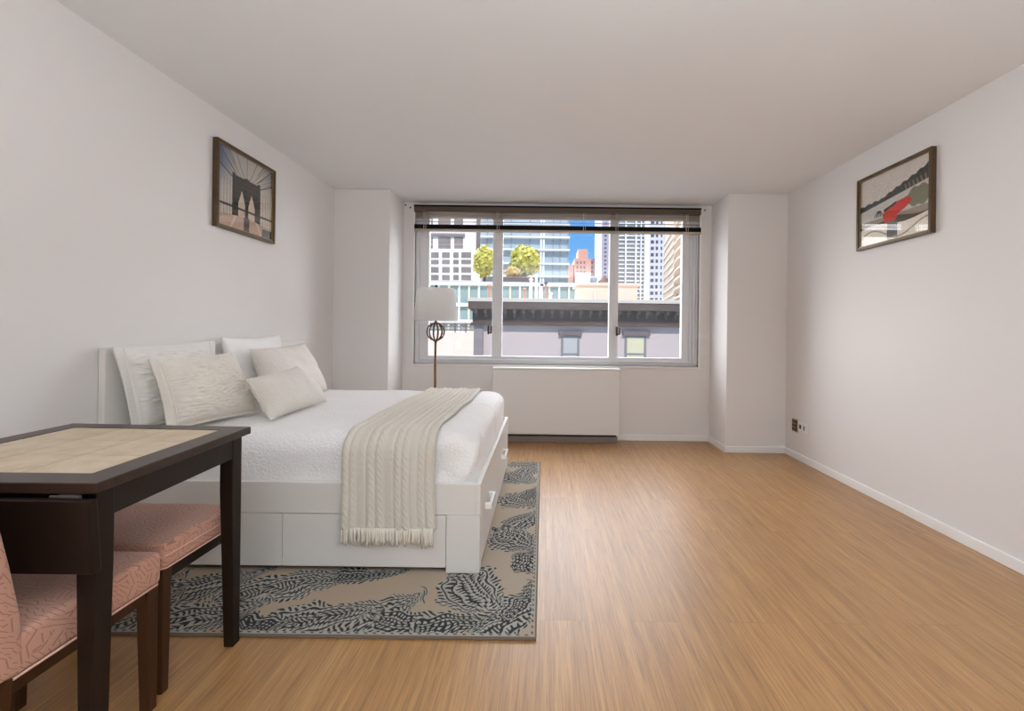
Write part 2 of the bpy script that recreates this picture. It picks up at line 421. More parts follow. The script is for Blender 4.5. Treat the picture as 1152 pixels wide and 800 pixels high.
for lx in (-0.575, 0.770):
    lb = bmesh.new()
    add_box(lb, lx - 0.010, lx + 0.008, fy0 - 0.042, fy0 - 0.012, 1.09, 1.185, 0.004)
    add_box(lb, lx + 0.02, lx + 0.034, fy0 - 0.036, fy0 - 0.012, 1.105, 1.18, 0.003)
    add_box(lb, lx - 0.004, lx + 0.03, fy0 - 0.03, fy0 - 0.012, 1.10, 1.112, 0.002)
    finish(lb, 'latch', M['bronze'], w1)
# thin painted casing and stool
cb = bmesh.new()
add_box(cb, WX0 - 0.018, WX0, YB - 0.008, YB + 0.04, WZ0 - 0.018, WZ1, 0.002); add_box(cb, WX1, WX1 + 0.018, YB - 0.008, YB + 0.04, WZ0 - 0.018, WZ1, 0.002)
struct(finish(cb, 'trim_1', M['trim']))
struct(box('trim_2', M['trim'], WX0 - 0.018, WX1 + 0.018, YB - 0.014, YB + 0.034, WZ0 - 0.018, WZ0, bev=0.002))

# raised venetian blind
bl = thing('venetian_blind', (0.13, YB - 0.03, 2.42), 'dark wooden venetian blind drawn up at the top of the window', 'blind')
box('headrail', M['blindbrown'], -1.348, 1.613, YB - 0.065, YB - 0.003, 2.350, 2.402, bl, 0.003)
box('headrail_cap', M['blindblack'], -1.350, 1.615, YB - 0.068, YB - 0.003, 2.4025, 2.418, bl, 0.002)
for k, z in enumerate((2.336, 2.322, 2.308, 2.294, 2.252)):
    t = bmesh.new(); add_box(t, -1.335, 1.605, -0.024, 0.024, -0.0014, 0.0014, 0.001, 1)
    bmesh.ops.rotate(t, verts=t.verts, cent=(0, 0, 0), matrix=Matrix.Rotation(-0.10 if k < 4 else 0.12, 3, 'X'))
    bmesh.ops.translate(t, verts=t.verts, vec=(0, YB - 0.034, z)); finish(t, 'slat', M['slat'], bl)
sb = bmesh.new()
for k in range(6): add_box(sb, -1.345, 1.615, YB - 0.062, YB - 0.006, 2.176 + k * 0.0072, 2.182 + k * 0.0072, 0.001, 1)
finish(sb, 'stacked_slats', M['blindblack'], bl)
box('bottom_rail', M['slat'], -1.345, 1.615, YB - 0.064, YB - 0.004, 2.154, 2.173, bl, 0.004)
for x in (-1.245, -0.49, 0.40, 0.735, 1.46):
    cbm = bmesh.new(); tube(cbm, [(x, YB - 0.066, 2.35), (x, YB - 0.066, 2.165)], 0.003, 6); tube(cbm, [(x + 0.02, YB - 0.066, 2.35), (x + 0.02, YB - 0.066, 2.165)], 0.002, 6)
    finish(cbm, 'ladder_cord', M['cord'], bl)

# convector cabinet under the window
rad = thing('convector_heater', (0.12, 4.48, 0), 'low white convector heater cabinet below the window with brown kick grille', 'heater')
cabm = bmesh.new(); add_box(cabm, -0.508, 0.780, 4.410, YB - 0.014, 0.082, 0.742, 0.006)
finish(cabm, 'cabinet', M['radiator'], rad)
box('top_panel', M['trim'], -0.512, 0.785, 4.404, YB - 0.012, 0.744, 0.757, rad, 0.003)
kg = bmesh.new(); add_box(kg, -0.49, 0.767, 4.430, 4.47, 0.0, 0.058, 0.002)
for k in range(3): add_box(kg, -0.49, 0.767, 4.424, 4.432, 0.006 + k * 0.018, 0.016 + k * 0.018, 0.001, 1)
finish(kg, 'kick_grille', M['grille'], rad)
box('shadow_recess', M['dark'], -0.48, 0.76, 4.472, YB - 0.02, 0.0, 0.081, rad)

# wall outlets
def outlet(y0, y1, z0, z1, label, dark):
    o = thing('wall_outlet', (XR, (y0 + y1) / 2, (z0 + z1) / 2), label, 'outlet', )
    box('cover_plate', M['brassplate'] if dark else M['plate'], XR - 0.006, XR, y0, y1, z0, z1, o, 0.002)
    yc, zc = (y0 + y1) / 2, (z0 + z1) / 2
    if dark:
        for yy in (-0.019, 0.019):
            for zz in (-0.034, 0.0, 0.034):
                box('socket', M['black'], XR - 0.0085, XR - 0.003, yc + yy - 0.015, yc + yy + 0.015, zc + zz - 0.014, zc + zz + 0.014, o, 0.002)
    else:
        box('socket', M['black'], XR - 0.009, XR - 0.003, yc + 0.030, yc + 0.056, zc - 0.014, zc + 0.022, o, 0.003)
        box('socket', M['black'], XR - 0.009, XR - 0.003, yc - 0.020, yc - 0.008, zc - 0.018, zc + 0.020, o, 0.002)
outlet(3.94, 4.025, 0.243, 0.357, 'bronze wall outlet plate with rows of black sockets nearest the corner', True)
outlet(3.775, 3.925, 0.258, 0.345, 'white wall outlet plate with two black holes beside the bronze plate', False)

# small curtain-bracket screws left in the far corners of the alcove
for (x, z, lab) in ((-1.455, 2.43, 'small dark screw high in the left corner beside the blind'), (-1.405, 2.405, 'small dark screw just above left end of the blind'), (1.672, 2.415, 'small dark screw on far wall right of the blind')):
    t = bmesh.new(); bmesh.ops.create_uvsphere(t, u_segments=10, v_segments=6, radius=0.009); bmesh.ops.translate(t, verts=t.verts, vec=(x, YB - 0.004, z))
    tag(finish(t, 'screw', M['soot'], smooth=True), lab, 'screw')

# ------------------------------------------------------------------ rug with paisley pattern
RX0, RX1, RY0, RY1, RT = -1.93, -0.012, 1.595, 3.737, 0.011
def cells(a, r, wa, wr):
    """staggered rows of little leaf-shaped strokes"""
    row = np.floor(r); fa = (a + 0.5 * (row % 2)) % 1.0 - 0.5; fr = r - row - 0.5
    return (fa / wa) ** 2 + (fr / wr) ** 2 < 1
def paisley_field(X, Y):
    """returns ink amount 0..1 and tint mask 0..1 for points on the rug"""
    ink = np.zeros_like(X); tint = np.zeros_like(X)
    wx = 0.010 * np.sin(X * 31 + 3 * np.sin(Y * 17)) + 0.006 * np.sin(Y * 71 + X * 20)
    wy = 0.010 * np.sin(Y * 29 + 2 * np.sin(X * 19)) + 0.006 * np.sin(X * 67 - Y * 23)
    # centre, direction of the tip, half length, half width, bend
    motifs = [(-0.66, 1.715, 0.55, 0.20, 0.085, 0.5), (-0.86, 1.68, 0.35, 0.24, 0.075, -0.4), (-0.50, 1.66, -0.25, 0.16, 0.055, 0.4),
              (-0.27, 1.86, -0.95, 0.19, 0.095, 0.5), (-0.13, 1.69, 0.6, 0.15, 0.060, -0.5), (-0.07, 1.82, 1.2, 0.14, 0.050, 0.4), (-0.33, 1.67, 0.25, 0.15, 0.050, 0.3),
              (-0.12, 2.33, -0.6, 0.17, 0.085, 0.6), (-0.06, 2.15, 1.2, 0.12, 0.050, -0.4), (-0.10, 2.60, 0.9, 0.14, 0.060, 0.4), (-0.12, 2.86, -0.5, 0.16, 0.080, 0.6), (-0.06, 3.02, 1.3, 0.12, 0.05, 0.4),
              (-0.15, 3.30, -0.6, 0.17, 0.085, 0.5), (-0.08, 3.52, 0.9, 0.15, 0.06, -0.4), (-0.13, 3.66, 0.1, 0.17, 0.05, 0.3),
              (-1.08, 1.90, 0.42, 0.30, 0.085, -0.25), (-0.78, 1.99, 0.15, 0.17, 0.040, 0.3), (-1.30, 1.68, 0.5, 0.22, 0.085, 0.5), (-1.45, 1.90, 0.5, 0.24, 0.08, 0.4),
              (-1.62, 1.68, 0.9, 0.18, 0.08, 0.5), (-1.80, 1.9, 0.3, 0.2, 0.08, 0.5), (-1.05, 1.655, -0.1, 0.12, 0.035, 0.3)]
    for k, (mx, my, rot, L, Wd, bend) in enumerate(motifs):
        dx, dy = X + wx - mx, Y + wy - my
        p = (dx * math.cos(rot) + dy * math.sin(rot)) / L; q = (-dx * math.sin(rot) + dy * math.cos(rot)) / Wd
        q = q - bend * (p * p - 0.3) * (L / Wd) * 0.35
        prof = np.sqrt(np.clip(1 - p * p, 0.0, 1.0)) * np.clip(0.95 - 0.55 * p, 0.15, 1.5)
        # s: 0 on the spine, 1 on the teardrop outline, growing outwards
        s = np.where(np.abs(p) < 1, np.abs(q) / np.maximum(prof, 0.12), 0) 
        s = np.maximum(s, np.where(np.abs(p) > 0.86, (np.abs(p) - 0.86) * L / Wd * 2.2 + np.abs(q) * 0.9, 0))
        th = np.arctan2(q * Wd, p * L); per = 2.2 * (L + Wd)
        scal = 1.42 + 0.16 * np.abs(np.sin(th * 6 + k)) + 0.14 * np.sin(th * 3 + 2 * k)
        inside = (s < scal)
        along = p * L / 0.030; sg = np.sign(q)
        barb = cells(along * 1.35 + s * (Wd / 0.030) * 0.8, s * (Wd / 0.036) + 0.2 * k, 0.27, 0.43)          # slanting strokes in rows
        leaf = cells(along * 1.25 + s * (Wd / 0.030) * 0.7, (s - 1.12) * (Wd / 0.032), 0.27, 0.44)
        lines = (np.abs(s - 1.02) < 0.0045 / Wd) | (np.abs(s - 0.62) < 0.0035 / Wd) | ((s < 0.0032 / Wd) & (np.abs(p) < 0.85)) | ((np.abs(s - 0.34) < 0.0030 / Wd) & (p < 0.5))
        me_ink = lines | (barb & (s < 0.95)) | (leaf & (s > 1.12))
        ink = np.where(inside, me_ink * 1.0, ink); tint = np.where(inside, np.clip((scal - s) / 0.15, 0, 1), tint)
    bx = np.minimum(np.minimum(X - RX0, RX1 - X), np.minimum(Y - RY0, RY1 - Y))
    ink = np.where(bx < 0.022, 0, ink)
    ink = np.where((bx < 0.020) & (bx > 0.012), (np.sin((X + Y) * 190) > 0.3) * 0.8, ink)
    return ink, tint
rug = thing('area_rug', ((RX0 + RX1) / 2, (RY0 + RY1) / 2, 0), 'tan area rug with dark paisley pattern lying under the bed', 'rug')
nx, ny = 760, 850
gx, gy = np.meshgrid(np.linspace(RX0 + 0.006, RX1 - 0.006, nx), np.linspace(RY0 + 0.006, RY1 - 0.006, ny), indexing='ij')
ink, tint = paisley_field(gx, gy)
gz = RT + 0.0012 * (1 - ink)
pile = grid_mesh('woven_pile', np.stack([gx, gy, gz], -1), M['rug'], rug)
tan, blue, navy = linv([172, 154, 134]), linv([166, 166, 160]), linv([34, 36, 42])
fade = np.clip((gx + 0.9) / 0.8, 0, 1)[..., None]
basec = tan + (linv([168, 164, 156]) - tan) * fade * 0.35
cc = basec + (blue - basec) * (tint[..., None] * 0.85)
cc = cc + (navy - cc) * (ink[..., None] * 0.93)
colour_points(pile, cc.reshape(-1, 3))
rb = bmesh.new(); add_box(rb, RX0, RX1, RY0, RY1, 0.0, RT - 0.0006, 0.003)
finish(rb, 'binding', M['rugedge'], rug)

# ------------------------------------------------------------------ bed
BX0, BX1, BY0, BY1, BZ = -1.970, -0.281, 2.014, 3.580, 0.423
ZR = RT + 0.002
bed = thing('storage_bed', (-1.13, 2.8, ZR), 'white storage bed with drawers and panel headboard against the left wall', 'bed')
box('headboard', M['bed'], -2.000, BX0, 1.958, 3.636, ZR, 1.034, bed, 0.004)
box('side_rail', M['bed'], BX0, -0.296, BY0, BY0 + 0.022, 0.280, BZ, bed, 0.002)
box('side_rail', M['bed'], BX0, -0.296, BY1 - 0.022, BY1, 0.280, BZ, bed, 0.002)
box('foot_rail', M['bed'], -0.303, BX1, BY0 - 0.001, BY1 + 0.001, 0.282, BZ + 0.002, bed, 0.002)
for y0, y1 in ((BY0 - 0.003, BY0 + 0.06), (BY1 - 0.06, BY1 + 0.003)):
    box('corner_post', M['bed'], -0.437, BX1 - 0.001, y0, y1, ZR, 0.279, bed, 0.002)
for x0, x1 in ((BX0, -1.1995), (-1.1965, -0.440)):
    box('side_drawer', M['bed'], x0, x1, BY0 + 0.003, BY0 + 0.020, 0.034, 0.277, bed, 0.002)
    box('side_drawer', M['bed'], x0, x1, BY1 - 0.020, BY1 - 0.003, 0.034, 0.277, bed, 0.002)
box('under_bed_shade', M['dark'], BX0 + 0.01, -0.32, BY0 + 0.07, BY1 - 0.07, ZR, 0.27, bed)  # near-black filler block, its colour stands in for the shade under the bed
for y0, y1, yh in ((2.078, 2.792, 2.29), (2.796, 3.516, 3.14)):
    d = box('foot_drawer', M['bed'], -0.300, BX1 - 0.002, y0, y1, 0.034, 0.278, bed, 0.002)
    hb = bmesh.new()
    for y_ in (-0.085, 0.067): add_box(hb, BX1 - 0.004, BX1 + 0.020, yh + y_, yh + y_ + 0.018, 0.230, 0.260, 0.003)
    add_box(hb, BX1 + 0.016, BX1 + 0.032, yh - 0.085, yh + 0.085, 0.230, 0.260, 0.005)
    h = finish(hb, 'handle', M['handle'], d); h['label'] = 'glossy white bar handle'
    h.matrix_parent_inverse = Matrix.Identity(4)
box('slat_base', M['bed'], BX0, -0.303, BY0 + 0.022, BY1 - 0.022, 0.285, 0.325, bed)

# bedspread over the mattress: rounded box with soft puckers
MX0, MX1, MY0, MY1, MZ0, MZ1 = -1.968, -0.306, 2.040, 3.552, 0.328, 0.645
def rounded_box_sheet():
    t = bmesh.new(); bmesh.ops.create_cube(t, size=1)
    for v in t.verts: v.co = Vector(((MX0 + MX1) / 2 + v.co.x * (MX1 - MX0), (MY0 + MY1) / 2 + v.co.y * (MY1 - MY0), (MZ0 + MZ1) / 2 + v.co.z * (MZ1 - MZ0)))
    bmesh.ops.subdivide_edges(t, edges=list(t.edges), cuts=59, use_grid_fill=True)
    r = 0.085
    for v in t.verts:
        c = v.co
        qx = min(max(c.x, MX0 + 0.01), MX1 - 0.115); qy = min(max(c.y, MY0 + r), MY1 - r); qz = min(c.z, MZ1 - 0.095)
        d = Vector((c.x - qx, c.y - qy, c.z - qz))
        # superelliptic rounding of the padded edge
        ax, ay, az = (d.x / 0.115 if d.x > 0 else d.x / 0.01), d.y / r, d.z / 0.095
        m = max(abs(ax), abs(ay), abs(az), 1e-6); L = (abs(ax) ** 2.3 + abs(ay) ** 2.3 + abs(az) ** 2.3) ** (1 / 2.3)
        k = m / L if L > 0 else 1
        p = Vector((qx, qy, qz)) + d * k
        n = noise.noise(Vector((p.x * 5, p.y * 5, p.z * 5))) * 0.006 + noise.noise(Vector((p.x * 17, p.y * 17, p.z * 17))) * 0.0022
        gr = -0.014 * math.exp(-((p.y - 2.86 - 0.02 * math.sin(p.x * 9)) / 0.014) ** 2) if p.x > -0.52 else 0
        # tuck folds at the foot corner
        if p.x > -0.50 and p.y < 2.6:
            n += 0.009 * math.sin(38 * (p.y * 0.8 + p.x * 0.5 - p.z * 0.9)) * min(1, (p.x + 0.50) / 0.12) * max(0, 1 - (p.y - 2.05) / 0.55)
        up = Vector((ax * 0.4, ay * 0.6, az)); up = up.normalized() if up.length > 0.01 else Vector((0, 0, 1))
        if p.z > MZ0 + 0.08: p += up * (n + gr)
        v.co = p
    return t
bs = tag(finish(rounded_box_sheet(), 'bedspread', M['bedspread'], smooth=True), 'white quilted bedspread tucked over the mattress inside the bed frame', 'bedspread')

# ------------------------------------------------------------------ pillows
def pillow(name, TL, TR, BL, BR, ht, mat, label, flange=0.0, crinkle=0.0, pinch=0.05, seed=0, group='pillows leaning on the headboard', pw=0.5):
    TL, TR, BL, BR = map(np.array, (TL, TR, BL, BR)); n = 120 if crinkle else 60
    u = np.linspace(-1, 1, n); uu, vv = np.meshgrid(u, u, indexing='ij')
    # edges pulled in between the corners
    pu = uu * (1 - pinch * (1 - vv ** 2) * np.abs(uu) ** 3); pv = vv * (1 - pinch * (1 - uu ** 2) * np.abs(vv) ** 3)
    a, b = (pu + 1) / 2, (pv + 1) / 2
    P = (BL * ((1 - a) * (1 - b))[..., None] + BR * (a * (1 - b))[..., None] + TL * ((1 - a) * b)[..., None] + TR * (a * b)[..., None])
    nrm = np.cross(TR - TL + BR - BL, TL - BL + TR - BR); nrm = nrm / np.linalg.norm(nrm)
    if nrm[0] < 0: nrm = -nrm
    fu = np.clip(1 - flange * 2, 0.1, 1)
    su, sv = np.clip(np.abs(uu) / fu, 0, 1), np.clip(np.abs(vv) / (1 - flange * 1.0), 0, 1)
    prof = ((1 - su ** 2.6) * (1 - sv ** 2.6)) ** pw
    c = (TL + TR + BL + BR) / 4
    wr = np.zeros_like(prof)
    for i in range(n):
        for j in range(n):
            wr[i, j] = noise.noise(Vector((uu[i, j] * 2.2 + seed * 7, vv[i, j] * 2.2, seed))) * 0.012 + noise.noise(Vector((uu[i, j] * 6, vv[i, j] * 6 + seed * 3, 2))) * 0.004
            if crinkle: wr[i, j] += crinkle * (noise.noise(Vector((uu[i, j] * 7 + seed, vv[i, j] * 24, seed * 2.0))) + 0.6 * noise.noise(Vector((uu[i, j] * 12, vv[i, j] * 40, seed * 5.0))))
    th = ht * prof
    heavy = -0.18 * ht * vv * prof                       # filling settles to the bottom
    floor_pad = 0.004
    front = P + nrm * (th + heavy + wr * prof + floor_pad)[..., None]
    back = P - nrm * (th * 0.75 + floor_pad)[..., None]
    fl = front.reshape(-1, 3).tolist(); bk = back.reshape(-1, 3).tolist(); N = n * n
    idx = np.arange(N).reshape(n, n); faces = []
    q = np.stack([idx[:-1, :-1], idx[1:, :-1], idx[1:, 1:], idx[:-1, 1:]], -1).reshape(-1, 4)
    faces += q.tolist(); faces += (q[:, ::-1] + N).tolist()
    ring = list(idx[:, 0]) + list(idx[-1, 1:]) + list(idx[-2::-1, -1]) + list(idx[0, -2:0:-1])
    for i in range(len(ring)):
        i0, i1 = int(ring[i]), int(ring[(i + 1) % len(ring)]); faces.append([i0, i0 + N, i1 + N, i1])
    V = fl + bk
    me = bpy.data.meshes.new(name); me.from_pydata(V, [], faces); me.materials.append(mat)
    for p in me.polygons: p.use_smooth = True
    bm = bmesh.new(); bm.from_mesh(me); bmesh.ops.recalc_face_normals(bm, faces=bm.faces[:])
    zmin = min(v.co.z for v in bm.verts)
    bm.to_mesh(me); bm.free()
    o = bpy.data.objects.new(name, me); COL.objects.link(o); tag(o, label, 'pillow', group)
    if flange > 0:
        k = int(round((1 - fu) / 2 * (n - 1))) + 1
        for col in (k, n - 1 - k):
            pts = [Vector(front[col, j]) + Vector(nrm) * 0.0012 for j in range(1, n - 1, 2)]
            finish(tube(bmesh.new(), pts, 0.0024, 6), 'flange_seam', mat, o, smooth=True)
    return o
pillow('pillow', (-1.925, 1.945, 1.04), (-1.925, 2.55, 1.055), (-1.865, 1.985, 0.652), (-1.865, 2.53, 0.652), 0.058, M['sham'], 'white crinkled sham standing against headboard nearest the table', crinkle=0.013, flange=0.07, seed=1, pinch=0.04)
pillow('pillow', (-1.80, 1.985, 0.985), (-1.80, 2.54, 0.992), (-1.700, 1.975, 0.655), (-1.590, 2.47, 0.655), 0.095, M['sham_cream'], 'large cream crinkled pillow in front of the nearest white sham', crinkle=0.011, flange=0.07, seed=2, pinch=0.06)
pillow('pillow', (-1.925, 2.60, 1.075), (-1.925, 3.18, 1.085), (-1.865, 2.60, 0.652), (-1.865, 3.15, 0.652), 0.062, M['pillow_white'], 'plain white pillow at the back on the far half of headboard', seed=3, pinch=0.07)
pillow('pillow', (-1.80, 2.67, 1.00), (-1.80, 3.27, 1.02), (-1.680, 2.68, 0.655), (-1.670, 3.37, 0.652), 0.085, M['pillow_cream'], 'cream ridged pillow farthest along the bed, before plain white pillow', seed=4, pinch=0.05)
pillow('pillow', (-1.535, 2.255, 0.868), (-1.535, 2.72, 0.895), (-1.395, 2.235, 0.660), (-1.405, 2.835, 0.660), 0.078, M['pillow_cream'], 'small cream lumbar pillow lying in front of all other pillows', seed=5, pinch=0.07)

# ------------------------------------------------------------------ throw blanket
TXa, TXb = -0.912, -0.492
def throw_path():
    pts = []
    for z in np.linspace(0.40, 0.545, 8): pts.append((3.600, z))
    r = 0.098
    for a in np.linspace(0, PI / 2, 14)[1:]: pts.append((3.470 + 0.130 * math.cos(a) , 0.555 + 0.104 * math.sin(a)))
    for y in np.linspace(3.46, 2.14, 90)[1:]: pts.append((y, 0.659))
    for a in np.linspace(0, PI / 2, 18)[1:]: pts.append((2.125 - 0.125 * math.sin(a), 0.557 + 0.102 * math.cos(a)))
    for z in np.linspace(0.555, 0.222, 46)[1:]: pts.append((1.999 - 0.004 * (0.555 - z) / 0.33, z))
    return np.array(pts)
tp = throw_path(); nxp = 150
xs = np.linspace(0, 1, nxp)
tan_ = np.gradient(tp, axis=0); tan_ /= np.linalg.norm(tan_, axis=1)[:, None]
nor = np.stack([-tan_[:, 1], tan_[:, 0]], 1)                      # points outwards (up on the top, towards the camera on the hang)
sgn = np.where((nor[:, 1] < -0.5), -1, 1)
nor = np.stack([tan_[:, 1], -tan_[:, 0]], 1)
S = np.concatenate([[0], np.cumsum(np.linalg.norm(np.diff(tp, axis=0), axis=1))])
def throw_sheet(off):
    P = np.zeros((len(tp), nxp, 3))
    for i in range(len(tp)):
        y, z = tp[i]; s = S[i]
        wob = 0.006 * math.sin(s * 5) + 0.004 * math.sin(s * 13)
        x = TXa + (TXb - TXa) * xs + wob * (1 - 2 * xs) + 0.006 * math.sin(s * 3.3)
        rib = (0.62 + 0.38 * np.sin(xs * 21 + 1)) * np.abs(np.sin(xs * PI * 11 + 0.35 * np.sin(s * 7) + 0.5 * np.sin(xs * 8))) ** 0.6
        cable = 0.0022 * np.sin(s * 190 + np.sin(xs * PI * 22) * 2.5) * (rib > 0.35)
        fold = 0.006 * np.sin(xs * 9 + 1.2) * np.clip((0.60 - z) / 0.2, 0, 1)
        d = off + 0.0105 * rib + cable + fold
        P[i, :, 0] = x; P[i, :, 1] = y + nor[i, 0] * d; P[i, :, 2] = z + nor[i, 1] * d
    return P
if nor[60, 1] < 0: nor = -nor
th = thing('throw_blanket', (-0.70, 2.8, 0.66), 'cream ribbed throw blanket with fringe draped across the foot of the bed', 'blanket')
wv = grid_mesh('knit_panel', throw_sheet(0.003), M['throw'], th)
sm = wv.modifiers.new('thick', 'SOLIDIFY'); sm.thickness = 0.004; sm.offset = -1
ntas = 46
for k in range(ntas):
    x = TXa + 0.006 + (TXb - TXa - 0.012) * k / (ntas - 1)
    L = random.uniform(0.066, 0.085) + (0.008 if k > ntas - 8 else 0); sw = random.uniform(-0.006, 0.006)
    t = bmesh.new()
    for q in range(3):
        o1 = random.uniform(-0.005, 0.005); o2 = random.uniform(-0.0045, 0.0045)
        tube(t, [(x, 1.985, 0.228), (x + o1 * 0.5 + sw * 0.3, 1.983 + o2 * 0.4, 0.228 - L * 0.35), (x + o1 + sw * 0.7, 1.985 + o2, 0.228 - L * 0.7), (x + o1 * 1.2 + sw, 1.988 + o2, 0.228 - L * random.uniform(0.9, 1.05))], [0.0046, 0.0030, 0.0031, 0.0024], 6)
    finish(t, 'tassel', M['tassel'], th, smooth=True)

# ------------------------------------------------------------------ floor lamp
LX, LY = -1.033, 4.18
lamp = thing('floor_lamp', (LX, LY, 0), 'brass floor lamp with caged ball and grey drum shade before the window', 'lamp')
finish(lathe(bmesh.new(), LX, LY, [(0.14, 0), (0.142, 0.012), (0.135, 0.022), (0.05, 0.032), (0.018, 0.05)]), 'base', M['lampmetal'], lamp, True)
finish(lathe(bmesh.new(), LX, LY, [(0.011, 0.045), (0.011, 1.036)], 16), 'pole', M['lampmetal'], lamp, True)
ob = bmesh.new(); OR, OZ = 0.083, 1.113
for k in range(6):
    a = PI * k / 6; pts = []
    ring = [(LX + OR * math.sin(t) * math.cos(a), LY + OR * math.sin(t) * math.sin(a), OZ + OR * math.cos(t)) for t in np.linspace(0, 2 * PI, 33)[:-1]]
    tube(ob, ring, 0.0072, 6, closed=True)
lathe_t = lathe(bmesh.new(), LX, LY, [(0.02, OZ - OR - 0.012), (0.024, OZ - OR), (0.012, OZ - OR + 0.01)], 16); merge(ob, lathe_t)
lathe_t = lathe(bmesh.new(), LX, LY, [(0.012, OZ + OR - 0.01), (0.024, OZ + OR), (0.014, OZ + OR + 0.012)], 16); merge(ob, lathe_t)
finish(ob, 'caged_ball', M['lampmetal'], lamp, True)
finish(lathe(bmesh.new(), LX, LY, [(0.009, OZ + OR), (0.009, 1.535)], 12), 'neck', M['bronze'], lamp, True)
nz_ = 64
ang = np.linspace(0, 2 * PI, nz_ + 1)[:-1]
SH = [(0.205, 1.218), (0.1785, 1.522), (0.1745, 1.522), (0.201, 1.218)]
shp = np.array([[(LX + r * math.cos(a), LY + r * math.sin(a), z) for (r, z) in SH + SH[:1]] for a in ang])
sh = grid_mesh('lamp_shade', shp, M['shade'], lamp, True, closed_u=True)
for p in sh.data.polygons: p.use_smooth = True
sh.modifiers.new('es', 'EDGE_SPLIT').split_angle = 0.6
tb = bmesh.new()
for k in range(3): tube(tb, [(LX, LY, 1.515), (LX + 0.176 * math.cos(k * 2.1), LY + 0.176 * math.sin(k * 2.1), 1.515)], 0.002, 6)
for r, z in ((0.206, 1.219), (0.1795, 1.521)): finish(tube(bmesh.new(), [(LX + r * math.cos(a), LY + r * math.sin(a), z) for a in ang], 0.0022, 6, closed=True), 'shade_ring', M['slab'], lamp, True)
finish(tb, 'shade_spider', M['lampmetal'], lamp, True)
finish(lathe(bmesh.new(), LX, LY, [(0.004, 1.53), (0.011, 1.54), (0.012, 1.55), (0.005, 1.562)], 12), 'finial', M['bronze'], lamp, True)

# ------------------------------------------------------------------ framed pictures
def pic_bridge(u, v):
    c = np.zeros(u.shape + (3,)); 
    sky = linv([160, 160, 160]) + (linv([222, 208, 192]) - linv([160, 160, 160])) * np.clip(v * -0.6 + 0.7 + 0.4 * u, 0, 1)[..., None]
    sky = sky + (linv([58, 88, 130]) - sky) * (np.clip((0.30 - u) / 0.26, 0, 1) * np.clip((v - 0.50) / 0.3, 0, 1) * 0.95)[..., None]
    sky = sky + (linv([72, 90, 112]) - sky) * (np.clip((u - 0.74) / 0.3, 0, 1) * np.clip((v - 0.5) / 0.4, 0, 1) * 0.8)[..., None]
    c[:] = sky
    def paint(mask, col, al=1.0): c[mask] = c[mask] * (1 - al) + linv(col) * al
    for k in range(11):                                   # stays fanning up from the tower head
        uu = 0.5 + (k - 5) * 0.13 * (v - 0.60) / 0.4 * 1.5
        paint((np.abs(u - uu) < 0.006) & (v > 0.6), [86, 74, 66], 0.8)
    for sgn in (-1, 1):
        for k in range(3):
            vv = 0.66 + 0.12 * k + (np.abs(u - 0.5) - 0.25) * (0.5 + 0.4 * k)
            paint((np.abs(v - vv) < 0.009) & ((u - 0.5) * sgn > 0.2), [62, 56, 54], 0.9)
    for k in range(5):
        paint((np.abs(u - (0.06 + 0.05 * k)) < 0.005) & (v < 0.62), [110, 104, 98], 0.7); paint((np.abs(u - (0.76 + 0.05 * k)) < 0.005) & (v < 0.62), [110, 104, 98], 0.7)
    top = 0.70 + 0.025 * ((u < 0.30) | (u > 0.70)) + 0.02 * (np.abs(u - 0.5) < 0.04)
    tower = (u > 0.245) & (u < 0.755) & (v < top) & (v > 0.12)
    paint(tower, [62, 56, 48]); paint(tower & (np.sin(v * 90) > 0.7), [78, 70, 60])
    for ac in (0.41, 0.59):
        ah = 0.50 - np.abs(u - ac) * 2.6 - 6 * (u - ac) ** 2
        paint((np.abs(u - ac) < 0.062) & (v < ah + 0.03), [206, 190, 172])
    paint((v < 0.30) & (v > 0.27), [46, 36, 30], 0.9)
    fl = v < 0.20 - 0.10 * np.abs(u - 0.5)
    paint(fl, [190, 160, 142]); paint(fl & (np.abs(u - 0.5) < 0.05), [92, 80, 74]); paint(fl & (np.abs(np.abs(u - 0.5) - 0.28 + v * 0.5) < 0.02), [206, 186, 170])
    paint((v < 0.13) & (u > 0.8), [84, 84, 92])
    return c
